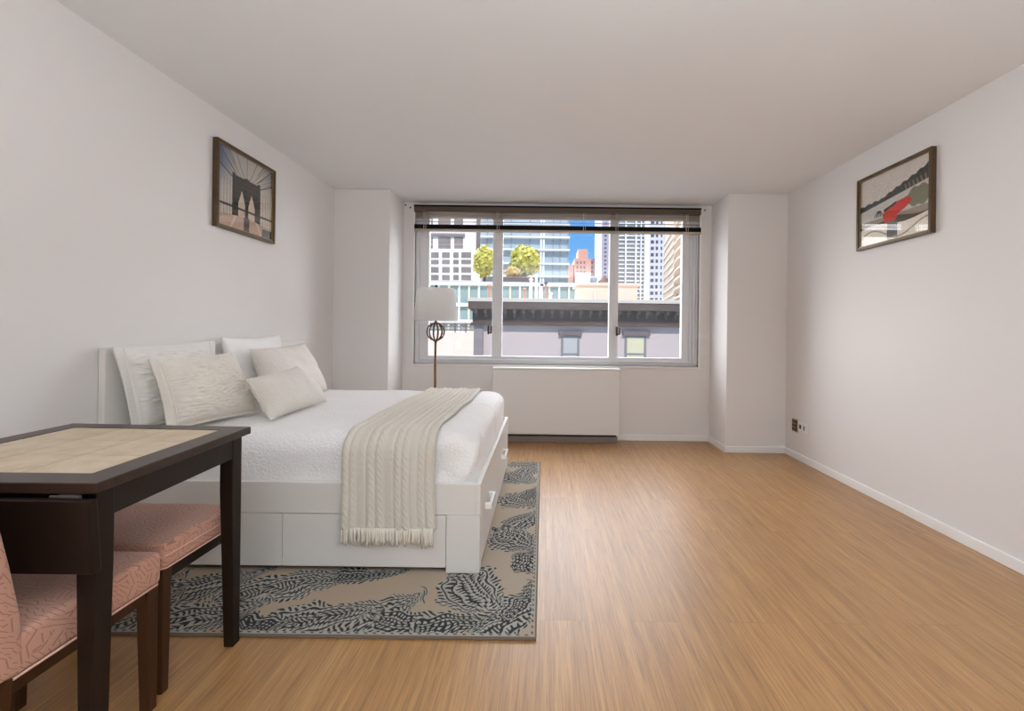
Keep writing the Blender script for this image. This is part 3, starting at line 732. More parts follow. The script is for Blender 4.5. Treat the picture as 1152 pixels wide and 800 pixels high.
def pic_coast(u, v):
    c = np.zeros(u.shape + (3,)); c[:] = linv([206, 198, 190])
    c += (np.sin(u * 14 + v * 9) * 0.5 + np.sin(u * 31 - v * 12) * 0.3)[..., None] * 0.018
    def paint(mask, col, al=1.0): c[mask] = c[mask] * (1 - al) + linv(col) * al
    hill = 0.60 + 0.03 * np.sin(u * 5) + np.clip(u - 0.34, 0, 1) * 0.48 + 0.010 * np.sin(u * 60)
    shore = 0.52 + 0.16 * u
    paint(v < hill, [34, 40, 30]); paint((v < hill) & (u < 0.36), [58, 64, 66]); paint((v < hill) & (np.sin(u * 90 + v * 40) > 0.75), [52, 56, 40])
    paint((v < shore + 0.08) & (u > 0.66) & (np.sin(u * 120 + v * 30) > 0.4) & (v < hill), [150, 120, 98], 0.7)
    paint(v < shore, [196, 192, 186])
    paint((v < shore) & (np.sin(v * 70 + 3 * np.sin(u * 8)) > 0.75), [196, 192, 186])
    paint(((u - 0.86) / 0.18) ** 2 + ((v - 0.50) / 0.13) ** 2 < 1 + 0.2 * np.sin(u * 50), [92, 92, 52], 0.85)
    paint((v < 0.36) & (v > 0.24), [150, 138, 122]); paint((v < 0.30 - 0.03 * np.sin(u * 9)) & (v > 0.21), [70, 60, 48])
    paint(v < 0.25 + 0.03 * np.sin(u * 7), [236, 228, 214]); paint((v < 0.25) & (np.abs(u - 0.5) < 0.075), [120, 114, 110]); paint((v < 0.23) & (np.abs(v - 0.12 - 0.08 * np.sin(u * 8)) < 0.012), [168, 158, 146])
    paint(((u - 0.56) / 0.20) ** 2 + ((v - 0.43 - 0.28 * (u - 0.56)) / 0.085) ** 2 < 1, [206, 40, 18])
    paint(((u - 0.47) / 0.10) ** 2 + ((v - 0.33) / 0.09) ** 2 < 1, [200, 54, 28]); paint((np.abs(u - 0.48) < 0.055) & (v < 0.27) & (v > 0.06), [112, 106, 102])
    paint((np.abs(v - 0.48 - 0.35 * (u - 0.48)) < 0.02) & (np.abs(u - 0.47) < 0.09), [66, 58, 52])
    for k in range(5): paint((np.abs(u - 0.24 - 0.03 * k - (v - 0.4) * (0.6 - 0.3 * k)) < 0.008) & (v > 0.38) & (v < 0.47), [60, 54, 48])
    return c
def framed(side, ya, yb, z0, z1, fn, label):
    """picture on the left (side=-1) or right (side=+1) wall between depths ya..yb"""
    xw = XL if side < 0 else XR; d = 1 if side < 0 else -1          # d: into the room
    o = thing('framed_picture', (xw, (ya + yb) / 2, (z0 + z1) / 2), label, 'picture')
    fw, ft = 0.019, 0.034
    b = bmesh.new(); xa, xb = sorted((xw + d * 0.001, xw + d * ft))
    add_box(b, xa, xb, ya, ya + fw, z0, z1, 0.003); add_box(b, xa, xb, yb - fw, yb, z0, z1, 0.003)
    add_box(b, xa, xb, ya + fw, yb - fw, z0, z0 + fw, 0.003); add_box(b, xa, xb, ya + fw, yb - fw, z1 - fw, z1, 0.003)
    finish(b, 'frame', M['picframe'], o)
    xi = sorted((xw + d * 0.020, xw + d * 0.0265)); b = bmesh.new(); e = 0.006; f2 = fw
    add_box(b, xi[0], xi[1], ya + f2, ya + f2 + e, z0 + f2, z1 - f2); add_box(b, xi[0], xi[1], yb - f2 - e, yb - f2, z0 + f2, z1 - f2)
    add_box(b, xi[0], xi[1], ya + f2 + e, yb - f2 - e, z0 + f2, z0 + f2 + e); add_box(b, xi[0], xi[1], ya + f2 + e, yb - f2 - e, z1 - f2 - e, z1 - f2)
    li = finish(b, 'inner_lip', M['brassplate'], o); li['label'] = 'thin pale gilt inner edge'
    n = 200; u, v = np.meshgrid(np.linspace(0, 1, n), np.linspace(0, 1, n), indexing='ij')
    yy = (ya + fw + (yb - ya - 2 * fw) * u) if side < 0 else (yb - fw - (yb - ya - 2 * fw) * u)
    P = np.stack([np.full_like(u, xw + d * 0.016), yy, z0 + fw + (z1 - z0 - 2 * fw) * v], -1)
    pr = grid_mesh('picture_print', P, M['print'], o, False); colour_points(pr, np.clip(fn(u, v), 0, 1).reshape(-1, 3))
    x1 = sorted((xw + d * 0.0175, xw + d * 0.0195))
    box('glazing', M['glass'], x1[0], x1[1], ya + fw, yb - fw, z0 + fw, z1 - fw, o)
framed(-1, 2.618, 3.188, 1.745, 2.280, pic_bridge, 'dark framed picture of a stone bridge tower on the left wall')
framed(1, 2.572, 3.187, 1.745, 2.258, pic_coast, 'dark framed picture of a coast with red shape on the right wall')

# ------------------------------------------------------------------ drop-leaf table
ZT = 0.770
FR, NR, FL, NL = map(np.array, ((-1.077, 1.612), (-1.036, 1.014), (-1.757, 1.632), (-1.735, 1.008)))
def q2(a, b):
    p = NL * (1 - a) * (1 - b) + NR * a * (1 - b) + FL * (1 - a) * b + FR * a * b
    return float(p[0]), float(p[1])
def slab(bm, a0, a1, b0, b1, z0, z1, bev=0.003):
    t = bmesh.new(); c = [q2(a0, b0), q2(a1, b0), q2(a1, b1), q2(a0, b1)]
    loft(t, [[(x, y, z0) for x, y in c], [(x, y, z1) for x, y in c]])
    if bev: bmesh.ops.bevel(t, geom=list(t.edges), offset=bev, segments=2, profile=0.5, affect='EDGES')
    merge(bm, t); return bm
tab = thing('dining_table', (-1.4, 1.32, 0), 'small espresso wood drop-leaf table with beige tile top at lower left', 'table')
A0, A1, B0, B1 = 0.105, 0.888, 0.118, 0.900
ft = bmesh.new()
oc = [q2(0, 0), q2(1, 0), q2(1, 1), q2(0, 1)]; ic = [q2(A0, B0), q2(A1, B0), q2(A1, B1), q2(A0, B1)]
rl = [[ft.verts.new((x, y, z)) for x, y in c] for c, z in ((oc, ZT - 0.026), (oc, ZT), (ic, ZT), (ic, ZT - 0.026))]
for a_, b_ in zip(rl, rl[1:] + rl[:1]):
    for k in range(4): ft.faces.new((a_[k], a_[(k + 1) % 4], b_[(k + 1) % 4], b_[k]))
bmesh.ops.recalc_face_normals(ft, faces=ft.faces[:])
oe = [e for e in ft.edges if all(v in rl[0] or v in rl[1] for v in e.verts)]
bmesh.ops.bevel(ft, geom=oe, offset=0.003, segments=2, profile=0.5, affect='EDGES')
finish(ft, 'tabletop', M['tabletop'], tab)
finish(slab(bmesh.new(), A0, A1, B0, B1, ZT - 0.024, ZT - 0.0030, 0), 'grout_bed', M['grout'], tab)
for i in range(3):
    for j in range(3):
        g = 0.003; da, db = (A1 - A0) / 3, (B1 - B0) / 3
        finish(slab(bmesh.new(), A0 + da * i + g, A0 + da * (i + 1) - g, B0 + db * j + g, B0 + db * (j + 1) - g, ZT - 0.02, ZT - 0.0012, 0.0008), 'tile', M['tile'], tab)
def leg_at(xo, yo, sx, sy):
    """leg whose outer corner is (xo, yo); sx, sy point inwards; the inner faces taper"""
    w, wb, zs = 0.046, 0.034, 0.0
    xs_ = sorted((xo, xo + sx * w)); ys_ = sorted((yo, yo + sy * w)); xb = sorted((xo, xo + sx * wb)); yb_ = sorted((yo, yo + sy * wb))
    t = bmesh.new(); xm, ym = xs_, ys_
    rings = [[(xb[0], yb_[0], 0), (xb[1], yb_[0], 0), (xb[1], yb_[1], 0), (xb[0], yb_[1], 0)]] + [[(xs_[0], ys_[0], z), (xs_[1], ys_[0], z), (xs_[1], ys_[1], z), (xs_[0], ys_[1], z)] for z in (0.56, ZT - 0.027)]
    loft(t, rings); bmesh.ops.bevel(t, geom=[e for e in t.edges], offset=0.0025, segments=2, profile=0.5, affect='EDGES')
    finish(t, 'leg', M['table'], tab)
leg_at(-1.057, 1.034, -1, 1); leg_at(-1.088, 1.580, -1, -1); leg_at(-1.715, 1.034, 1, 1); leg_at(-1.715, 1.588, 1, -1)
def bar(name, p0, p1, w, z0, z1):
    d = (Vector(p1) - Vector(p0)).normalized(); nn = Vector((-d.y, d.x)) * w / 2; a, b = Vector(p0), Vector(p1)
    c = [a - nn, b - nn, b + nn, a + nn]; t = bmesh.new()
    loft(t, [[(p.x, p.y, z0) for p in c], [(p.x, p.y, z1) for p in c]]); bmesh.ops.bevel(t, geom=list(t.edges), offset=0.002, segments=2, profile=0.5, affect='EDGES')
    finish(t, name, M['table'], tab)
bar('apron', (-1.070, 1.080), (-1.100, 1.534), 0.020, 0.672, ZT - 0.027); bar('apron', (-1.702, 1.080), (-1.702, 1.542), 0.020, 0.672, ZT - 0.027)
bar('apron', (-1.669, 1.046), (-1.103, 1.046), 0.018, 0.672, ZT - 0.027); bar('apron', (-1.669, 1.576), (-1.134, 1.568), 0.018, 0.672, ZT - 0.027)
# hanging leaf
t = bmesh.new()
a0, a1 = -1.700, -1.028
loft(t, [[(a0, 1.004, 0.562), (a1 - 0.004, 1.004, 0.562), (a1 - 0.004, 1.026, 0.562), (a0, 1.026, 0.562)],
         [(a0, 0.988, 0.738), (a1, 0.988, 0.738), (a1, 1.010, 0.738), (a0, 1.010, 0.738)]])
bmesh.ops.bevel(t, geom=list(t.edges), offset=0.003, segments=2, profile=0.5, affect='EDGES')
finish(t, 'drop_leaf', M['table'], tab)
for xh in (-1.10, -1.60):
    t = bmesh.new(); add_box(t, xh - 0.022, xh + 0.022, 1.008, 1.026, 0.739, 0.7435, 0.001, 1); tube(t, [(xh - 0.035, 1.007, 0.7405), (xh + 0.035, 1.007, 0.7405)], 0.0035, 8)
    finish(t, 'hinge', M['soot'], tab)

# ------------------------------------------------------------------ upholstered chair and stool
def cushion(bm, x0, x1, y0, y1, z0, z1, crown=0.012, bev=0.018):
    t = bmesh.new(); bmesh.ops.create_cube(t, size=1)
    for v in t.verts: v.co = Vector(((x0 + x1) / 2 + v.co.x * (x1 - x0), (y0 + y1) / 2 + v.co.y * (y1 - y0), (z0 + z1) / 2 + v.co.z * (z1 - z0)))
    bmesh.ops.bevel(t, geom=list(t.edges), offset=bev, segments=4, profile=0.5, affect='EDGES')
    bmesh.ops.subdivide_edges(t, edges=[e for e in t.edges if e.calc_length() > 0.08], cuts=8, use_grid_fill=True)
    for v in t.verts:
        a = (v.co.x - x0) / (x1 - x0) * 2 - 1; b = (v.co.y - y0) / (y1 - y0) * 2 - 1
        if v.co.z > (z0 + z1) / 2: v.co.z += crown * max(0, 1 - a * a) * max(0, 1 - b * b)
    merge(bm, t); return bm
def wleg(x, y, sx, sy, ztop, w=0.036, wb=0.028, z0=0.0):
    xs_ = sorted((x, x + sx * w)); ys_ = sorted((y, y + sy * w)); xb = sorted((x, x + sx * wb)); yb_ = sorted((y, y + sy * wb))
    return leg_bm(xs_[0], xs_[1], ys_[0], ys_[1], z0, ztop, xb[0], xb[1], yb_[0], yb_[1])
CX0, CX1, CYf, CYb = -1.560, -1.140, 1.315, 0.905
ch = thing('dining_chair', (-1.35, 1.11, 0), 'pink patterned upholstered dining chair tucked under the table, its back at the frame edge', 'chair')
finish(cushion(bmesh.new(), CX0, CX1, 0.93, CYf, 0.366, 0.462, 0.006, 0.016), 'seat', M['fabric'], ch, True)
# leaning padded back
t = bmesh.new()
rings = []
for z, yc, th_ in ((0.372, 0.938, 0.070), (0.50, 0.930, 0.066), (0.62, 0.912, 0.060), (0.75, 0.890, 0.052), (0.88, 0.866, 0.044), (0.955, 0.852, 0.036)):
    y0, y1 = yc - th_ / 2, yc + th_ / 2 - 0.002
    rings.append([(CX0, y0, z), (CX1 + 0.002, y0, z), (CX1 + 0.002, y1, z), (CX0, y1, z)])
loft(t, rings); bmesh.ops.bevel(t, geom=[e for e in t.edges if e.is_manifold and e.calc_face_angle(0) > 0.5], offset=0.014, segments=4, profile=0.5, affect='EDGES')
finish(t, 'backrest', M['fabric'], ch, True)
for x, sx in ((CX1 - 0.002, -1), (CX0 + 0.002, 1)):
    finish(wleg(x, CYf - 0.012, sx, -1, 0.372), 'leg', M['chairleg'], ch)
    t = bmesh.new(); xs_ = sorted((x, x + sx * 0.034))
    loft(t, [[(xs_[0], 0.885, 0), (xs_[1], 0.885, 0), (xs_[1], 0.915, 0), (xs_[0], 0.915, 0)], [(xs_[0], 0.912, 0.372), (xs_[1], 0.912, 0.372), (xs_[1], 0.948, 0.372), (xs_[0], 0.948, 0.372)]])
    bmesh.ops.bevel(t, geom=list(t.edges), offset=0.003, segments=2, profile=0.5, affect='EDGES'); finish(t, 'leg', M['chairleg'], ch)
for args in ((CX1 - 0.030, CX1 - 0.010, 0.95, 1.268), (CX0 + 0.010, CX0 + 0.030, 0.95, 1.268)): box('seat_rail', M['chairleg'], *args, 0.330, 0.368, ch, 0.002)
box('seat_rail', M['chairleg'], CX0 + 0.040, CX1 - 0.040, 1.278, 1.298, 0.330, 0.368, ch, 0.002)
pb = bmesh.new(); tube(pb, [(CX1 - 0.001, 0.945, 0.368), (CX1 - 0.001, 1.298, 0.368), (CX1 - 0.018, CYf - 0.001, 0.368), (CX0 + 0.018, CYf - 0.001, 0.368)], 0.0032, 6)
finish(pb, 'piping', M['fabricseam'], ch, True)

SX0, SX1, SY0, SY1 = -1.660, -1.160, 1.340, 1.664
stl = thing('upholstered_stool', (-1.41, 1.475, 0), 'pink patterned backless stool under the table between chair and bed', 'stool')
finish(cushion(bmesh.new(), SX0, SX1, SY0, SY1, 0.385, 0.464, 0.008, 0.014), 'seat', M['fabric'], stl, True)
pb = bmesh.new()
for z in (0.425, 0.388):
    e = 0.0005; tube(pb, [(SX1 + e - 0.012, SY0 - e, z), (SX1 + e, SY0 + 0.012, z), (SX1 + e, SY1 - 0.012, z), (SX1 - 0.012, SY1 + e, z), (SX0 + 0.012, SY1 + e, z), (SX0 - e, SY1 - 0.012, z), (SX0 - e, SY0 + 0.012, z), (SX0 + 0.012, SY0 - e, z)], 0.0026, 6, closed=True)
finish(pb, 'piping', M['fabricseam'], stl, True)
for x, sx in ((SX1 - 0.003, -1), (SX0 + 0.003, 1)):
    for y, sy in ((SY0 + 0.002, 1), (SY1 - 0.002, -1)): finish(wleg(x, y, sx, sy, 0.387, 0.034, 0.026, 0.0 if sy > 0 else RT + 0.002), 'leg', M['chairleg'], stl)
for args in ((SX1 - 0.024, SX1 - 0.008, SY0 + 0.037, SY1 - 0.037), (SX0 + 0.008, SX0 + 0.024, SY0 + 0.037, SY1 - 0.037), (SX0 + 0.038, SX1 - 0.038, SY0 + 0.008, SY0 + 0.024), (SX0 + 0.038, SX1 - 0.038, SY1 - 0.024, SY1 - 0.008)):
    box('seat_rail', M['table'], *args, 0.345, 0.386, stl, 0.002)

# ------------------------------------------------------------------ the street outside
GZ = -14.0
struct(box('street_ground', M['asphalt'], -90, 110, YB + 1.5, 160, GZ - 0.4, GZ))
def rect(px0, py0, px1, py1, Y):
    a = at(px0, py0, Y); b = at(px1, py1, Y)
    return min(a[0], b[0]), max(a[0], b[0]), min(a[2], b[2]), max(a[2], b[2])
def part_copy(src, parent, vec):
    c = src.copy(); COL.objects.link(c); c.parent = parent; c.matrix_parent_inverse = src.matrix_parent_inverse.copy(); c.location = Vector(src.location) + Vector(vec); return c
def windows(parent, name, mat, Y, xs_, zs, w, h, dep=0.15):
    src = None
    for x in xs_:
        for z in zs:
            if src is None:
                src = box(name, mat, x - w / 2, x + w / 2, Y - dep * 0.3, Y + dep, z - h / 2, z + h / 2, parent); x00, z00 = x, z
            else: part_copy(src, parent, (x - x00, 0, z - z00))

# A: house opposite with the heavy brown cornice
Y = 17.0
x0, _, _, zt = rect(534, 337, 770, 337, Y); x1 = at(830, 340, Y)[0]
zc0 = at(640, 367, Y)[2]; zc1 = at(640, 341, Y)[2]
A = thing('row_house', ((x0 + x1) / 2, Y + 4, GZ), 'lilac rendered house with heavy brown bracketed cornice straight across the street', 'building')
xw0 = at(534, 380, Y)[0]
box('facade', M['pink'], xw0, x1, Y, Y + 8, GZ, zc1, A)
box('corner_pier', M['pier'], xw0 - 0.02, at(544, 380, Y)[0], Y - 0.12, Y + 0.3, GZ, zc0, A)
cb = bmesh.new()
add_box(cb, x0 - 0.1, x1, Y - 0.28, Y, zc0, zc0 + 0.10, 0.01); add_box(cb, x0 - 0.05, x1, Y - 0.16, Y, zc0 + 0.10, zc1 - 0.34)
add_box(cb, x0 - 0.15, x1, Y - 0.62, Y, zc1 - 0.30, zc1 - 0.02, 0.02); add_box(cb, x0 - 0.1, x1, Y - 0.3, Y, zc1 - 0.36, zc1 - 0.28)
finish(cb, 'cornice', M['cornice'], A)
src = None; step = at(652, 350, Y)[0] - at(641.5, 350, Y)[0]; k = 0; bx = x0 + 0.12
while bx < x1 - 0.2:
    if src is None:
        t = bmesh.new(); add_box(t, bx - 0.06, bx + 0.06, Y - 0.50, Y - 0.1, zc1 - 0.43, zc1 - 0.29, 0.01); add_box(t, bx - 0.04, bx + 0.04, Y - 0.24, Y - 0.1, zc1 - 0.60, zc1 - 0.43, 0.01)
        src = finish(t, 'bracket', M['bracket'], A); b00 = bx
    else: part_copy(src, A, (bx - b00, 0, 0))
    bx += step
box('coping', M['coping'], x0 - 0.16, x1, Y - 0.66, Y + 0.2, zc1 - 0.02, zc1 + 0.12, A, 0.01)
for (p0, p1, pm, l0, l1) in ((631, 652, 'greyblind', 628.5, 654.5), (702.5, 727, 'yellowblind', 700, 731)):
    wx0, wx1, wz0, wz1 = rect(p0, 399, p1, 377, Y)
    f = bmesh.new(); add_box(f, wx0, wx0 + 0.09, Y - 0.04, Y + 0.02, wz0 - 0.5, wz1); add_box(f, wx1 - 0.09, wx1, Y - 0.04, Y + 0.02, wz0 - 0.5, wz1); add_box(f, wx0 + 0.09, wx1 - 0.09, Y - 0.04, Y + 0.02, wz1 - 0.1, wz1); add_box(f, wx0 + 0.09, wx1 - 0.09, Y - 0.03, Y + 0.02, wz0 - 0.02, wz0 + 0.06)
    w = finish(f, 'window', M['sash'], A); pn = box('pane', M[pm], wx0 + 0.09, wx1 - 0.09, Y - 0.02, Y + 0.01, wz0 - 0.5, wz1 - 0.1, w); pn.matrix_parent_inverse = Matrix.Identity(4)
    lx0, lx1, lz0, lz1 = rect(l0, 377.5, l1, 372.5, Y); box('lintel', M['lintel'], lx0, lx1, Y - 0.14, Y + 0.02, lz0, lz1, A, 0.01)

# roof-top bulkhead and flues standing on its roof
Yr = 20.0; zroof = at(640, 341, 17.0)[2] + 0.004
bx0, bx1, bz0, bz1 = rect(650, 341, 717, 319, Yr)
B = thing('stair_bulkhead', ((bx0 + bx1) / 2, Yr, zroof), 'cream roof bulkhead with flat coping on the lilac house roof', 'building')
box('bulkhead_wall', M['bulk'], bx0, bx1, Yr, Yr + 2, zroof - 0.0, bz1 - 0.12, B); box('coping', M['coping'], bx0 - 0.1, bx1 + 0.15, Yr - 0.12, Yr + 2.1, bz1 - 0.12, bz1, B, 0.01)
t = bmesh.new(); tube(t, [(at(669, 335, 19.9)[0], 19.9, zroof), at(669, 328, 19.9)], 0.03, 8); finish(t, 'vent_pipe', M['potwhite'], B, True)
flues = [(550.5, 321, 2.4, 'terra'), (590, 325, 1.8, 'terra'), (597.5, 314, 2.0, 'potwhite'), (603.5, 309.5, 1.9, 'potwhite'), (609.5, 320, 1.6, 'potwhite'), (614.2, 318, 1.5, 'terra'), (619.5, 330, 2.0, 'potwhite')]
fl_lab = ['terracotta flue alone near the roof corner left of window mullion', 'short terracotta flue left of the pale flue cluster', 'pale flue with flat cap rising left of tallest flue', 'tallest pale flue of the rooftop cluster', 'thin pale flue with dark cowl right of tallest flue', 'thin terracotta flue with dark cowl at right of cluster', 'stubby pale flue right of the cluster']
for (px, py, hw, mt), lab in zip(flues, fl_lab):
    Yf = 18.6; xa = at(px - hw, py, Yf)[0]; xb = at(px + hw, py, Yf)[0]; zt_ = at(px, py, Yf)[2]; xc, rr = (xa + xb) / 2, (xb - xa) / 2
    o = thing('chimney_flue', (xc, Yf, zroof), lab, 'flue', 'flues on the roof across the street')
    finish(lathe(bmesh.new(), xc, Yf, [(rr * 1.2, zroof), (rr * 1.2, zroof + 0.1), (rr * 0.85, zroof + 0.16), (rr * 0.8, zt_ - 0.05)], 14), 'shaft', M[mt], o, True)
    finish(lathe(bmesh.new(), xc, Yf, [(rr * 0.7, zt_ - 0.08), (rr * 1.25, zt_ - 0.05), (rr * 1.25, zt_), (rr * 0.6, zt_ + 0.04)], 14), 'cap', M['soot' if 'cowl' in lab else mt], o, True)

# D: low cream building to the left of the lilac house
Y = 21.0
dx0, dx1, dz0, dz1 = rect(440, 400, 536, 366, Y)
D = thing('low_building', ((dx0 + dx1) / 2, Y + 4, GZ), 'low cream building with railed parapet left of the lilac house', 'building')
box('facade', M['cream'], dx0, dx1, Y, Y + 3.6, GZ, at(500, 373, Y)[2], D)
t = bmesh.new()
for py in (364, 367.5, 371): z = at(500, py, Y)[2]; add_box(t, dx0, dx1, Y - 0.03, Y + 0.03, z - 0.035, z + 0.035)
for k in range(9): x = dx0 + (dx1 - dx0) * k / 8; add_box(t, x - 0.03, x + 0.03, Y - 0.03, Y + 0.03, at(500, 374, Y)[2], at(500, 363, Y)[2])
finish(t, 'railing', M['pier'], D)

# C: teal glass fronted building behind
Y = 26.0
cx0, cx1, cz0, cz1 = rect(440, 362, 652, 318, Y)
C = thing('glass_fronted_building', ((cx0 + cx1) / 2, Y + 3, GZ), 'low teal glass fronted building with white bands behind the flues', 'building')
box('facade', M['tealglass'], cx0, cx1, Y, Y + 5, GZ, cz1, C)
for py in (319.5, 343, 361.5): z = at(520, py, Y)[2]; box('band', M['slab'], cx0, cx1, Y - 0.25, Y, z - 0.10, z + 0.10, C)
for k, px in enumerate((450, 461, 472, 483, 494, 505.5, 517, 528, 539, 550, 563, 574, 585, 596, 607, 618, 629, 640, 650)):
    x = at(px, 330, Y)[0]; box('mullion', M['yellowmull'] if k % 2 else M['slab'], x - 0.055, x + 0.055, Y - 0.12, Y, GZ, cz1 - 0.05, C)
# terrace with trees on top of it
T0 = at(500, 318, 27.0)[2]
def tree(px, py, wpx, hpx, Y, zb, mat, lab, n=900, name='terrace_tree'):
    c = at(px, py, Y); rx = wpx / F * Y; rz = hpx / F * Y
    o = thing(name, (c[0], Y, zb), lab, 'tree')
    vs, fs = [], []
    for k in range(n):
        d = Vector((random.gauss(0, 1), random.gauss(0, 1), random.gauss(0, 1))).normalized(); r = random.uniform(0.55, 1.0) ** 0.5
        lump = 0.86 + 0.22 * noise.noise(d * 2.6 + Vector((px, 0, 0)))
        p = Vector((c[0] + d.x * rx * r * lump, Y + d.y * rx * r * lump, c[2] + d.z * rz * r * lump))
        a = Vector((random.gauss(0, 1), random.gauss(0, 1), random.gauss(0, 1))).normalized(); b = a.cross(d).normalized(); s = rx * random.uniform(0.10, 0.2)
        i = len(vs); vs += [p - a * s, p + b * s * 0.6, p + a * s, p - b * s * 0.6]; fs.append((i, i + 1, i + 2, i + 3))
    me = bpy.data.meshes.new('crown'); me.from_pydata([tuple(v) for v in vs], [], fs); me.materials.append(mat)
    co = bpy.data.objects.new('crown', me); COL.objects.link(co); co.parent = o; co.matrix_parent_inverse = Matrix.Translation(-Vector(o.location))
    t = bmesh.new(); tube(t, [(c[0], Y, zb), (c[0] + 0.05, Y, c[2] - rz * 0.5), (c[0], Y, c[2])], [0.09, 0.07, 0.03], 8)
    for k in range(4): tube(t, [(c[0] + 0.03, Y, c[2] - rz * 0.5), (c[0] + rx * 0.6 * math.cos(k * 1.7), Y + rx * 0.5 * math.sin(k * 1.7), c[2] + rz * 0.35)], [0.045, 0.015], 6)
    finish(t, 'trunk', M['bark'], o, True)
tree(545, 294.5, 15, 20, 30.0, T0, M['leaf'], 'round yellow-green tree on the terrace left of window mullion')
tree(590.5, 294, 19.5, 20, 29.0, T0, M['leaf'], 'round yellow-green tree on the terrace right of window mullion', 1300)
tree(577.5, 306.5, 12, 7, 28.3, T0, M['leafgold'], 'low golden shrub at the left foot of the right tree', 420, 'terrace_shrub')
pl0 = rect(564, 318, 601, 313, 27.6); plo = thing('planter_box', ((pl0[0] + pl0[1]) / 2, 28, T0), 'long grey planter box below the right yellow-green tree', 'planter')
box('trough', M['lintel'], pl0[0], pl0[1], 27.6, 30.2, pl0[2] - 0.1, pl0[3], plo, 0.02); box('rim', M['pier'], pl0[0] - 0.05, pl0[1] + 0.05, 27.55, 30.25, pl0[3], pl0[3] + 0.06, plo, 0.01)
struct(box('terrace_roof_slab', M['pier'], cx0, cx1, 26.3, 31.0, T0 - 0.3, T0))

# E: white stone apartment block
Y = 42.0
ex0, ex1, ez0, ez1 = rect(440, 320, 537, 281, Y)
E_ = thing('apartment_block', ((ex0 + ex1) / 2, Y + 5, GZ), 'white stone apartment block with square windows at the left of the view', 'building')
box('facade', M['whitebld'], ex0, ex1, Y, Y + 3.4, GZ, at(500, 281, Y)[2], E_)
box('upper_storey', M['whitebld'], ex0, at(529.5, 270, Y)[0], Y + 0.6, Y + 3.4, at(500, 281, Y)[2], at(500, 252, Y)[2] + 5, E_)
def px_windows(parent, Y, cols, rows, mat, dep=0.2, name='window'):
    for (p0, p1) in cols:
        for (q0, q1) in rows:
            a = rect(p0, q1, p1, q0, Y); box(name, mat, a[0], a[1], Y - 0.05, Y + dep, a[2], a[3], parent)
px_windows(E_, Y, ((447, 455), (459, 467), (470.5, 478), (485, 493.5), (497.5, 506), (510, 516), (519, 530)), ((284, 290), (292.5, 297), (300.5, 306.5), (309.5, 315)), M['win_stone'])
px_windows(E_, Y + 0.6, ((470, 477), (482, 487), (493, 507), (511, 521)), ((267, 274.5), (275.5, 279.5)), M['win_stone'])
px_windows(E_, Y + 0.6, ((470, 487), (493, 507), (511, 521)), ((246, 253),), M['win_stone'])
b0 = rect(440, 263.5, 522, 262, Y); box('band', M['pier'], b0[0], b0[1], Y + 0.3, Y + 0.6, b0[2], b0[3], E_)

# brown-grey slab between white block and glass tower
Y = 46.0; g0 = rect(529.5, 300, 536, 250, Y)
Sb = thing('slab_tower', ((g0[0] + g0[1]) / 2, Y + 3, GZ), 'narrow brown grey tower strip between white block and glass tower', 'building')
box('facade', M['pier'], g0[0] - 0.6, g0[1], Y, Y + 2.9, GZ, g0[3] + 6, Sb)
windows(Sb, 'window', M['win_dark'], Y, [(g0[0] + g0[1]) / 2], [at(533, q, Y)[2] for q in (262, 269, 276)], 0.18, 0.25)

# F: blue glass tower
Y = 50.0
f0 = rect(536, 335, 639.5, 250, Y)
Ft = thing('glass_tower', ((f0[0] + f0[1]) / 2, Y + 6, GZ), 'blue glass tower with white floor slabs behind the yellow-green trees', 'building')
box('curtain_wall', M['blueglass'], f0[0], f0[1], Y, Y + 12, GZ, f0[3] + 6, Ft)
for py in (238, 253, 268, 282, 297.5, 311.5, 326): z = at(600, py, Y)[2]; box('floor_slab', M['slab'], f0[0] - 0.1, f0[1] + 0.15, Y - 0.7, Y, z - 0.09, z + 0.09, Ft)
for k, px in enumerate((548, 560, 575, 596, 622, 630, 638.5)): x = at(px, 300, Y)[0]; box('mullion', M['mull'], x - 0.07, x + 0.07, Y - 0.15, Y, GZ, f0[3] + 6, Ft)
for px in (608.5, 611.5): x = at(px, 290, Y)[0]; box('downpipe', M['slab'], x - 0.10, x + 0.10, Y - 0.5, Y - 0.3, GZ, f0[3] + 6, Ft)

# G: red brick stepped building
Y = 74.0
r0 = rect(646, 318, 669.5, 291, Y); r1 = rect(651, 291, 662, 279, Y); r2 = rect(636, 320, 646, 297, Y)
G = thing('brick_building', ((r0[0] + r0[1]) / 2, Y + 4, GZ), 'stepped red brick building under the blue sky', 'building')
box('main_block', M['brick'], r0[0], r0[1], Y, Y + 8, GZ, r0[3], G); box('top_tower', M['brick'], r1[0], r1[1], Y + 1, Y + 6, r0[3], r1[3], G); box('low_wing', M['brick'], r2[0], r2[1], Y + 1, Y + 8, GZ, r2[3], G)
lo = rect(647, 320, 664, 308, Y); box('white_base', M['whitebld'], lo[0], lo[1], Y - 1.2, Y, GZ, lo[3], G)
px_windows(G, Y, ((648.5, 650.5), (652.5, 654.5), (656.5, 658.5), (665, 667)), ((294, 297), (299.5, 302.5), (304.5, 307)), M['lintel'])
w0 = rect(663, 318, 672, 311, 60.0)
wt = thing('roof_tank', ((w0[0] + w0[1]) / 2, 60, w0[2]), 'grey round roof tank right of the red brick building', 'tank')
finish(lathe(bmesh.new(), (w0[0] + w0[1]) / 2, 60, [((w0[1] - w0[0]) * 0.42, GZ), ((w0[1] - w0[0]) * 0.42, w0[2]), ((w0[1] - w0[0]) * 0.5, w0[3] - 0.3), ((w0[1] - w0[0]) * 0.2, w0[3])], 20), 'drum', M['mull'], wt, True)
o0 = rect(673, 320, 687, 313, 66.0)
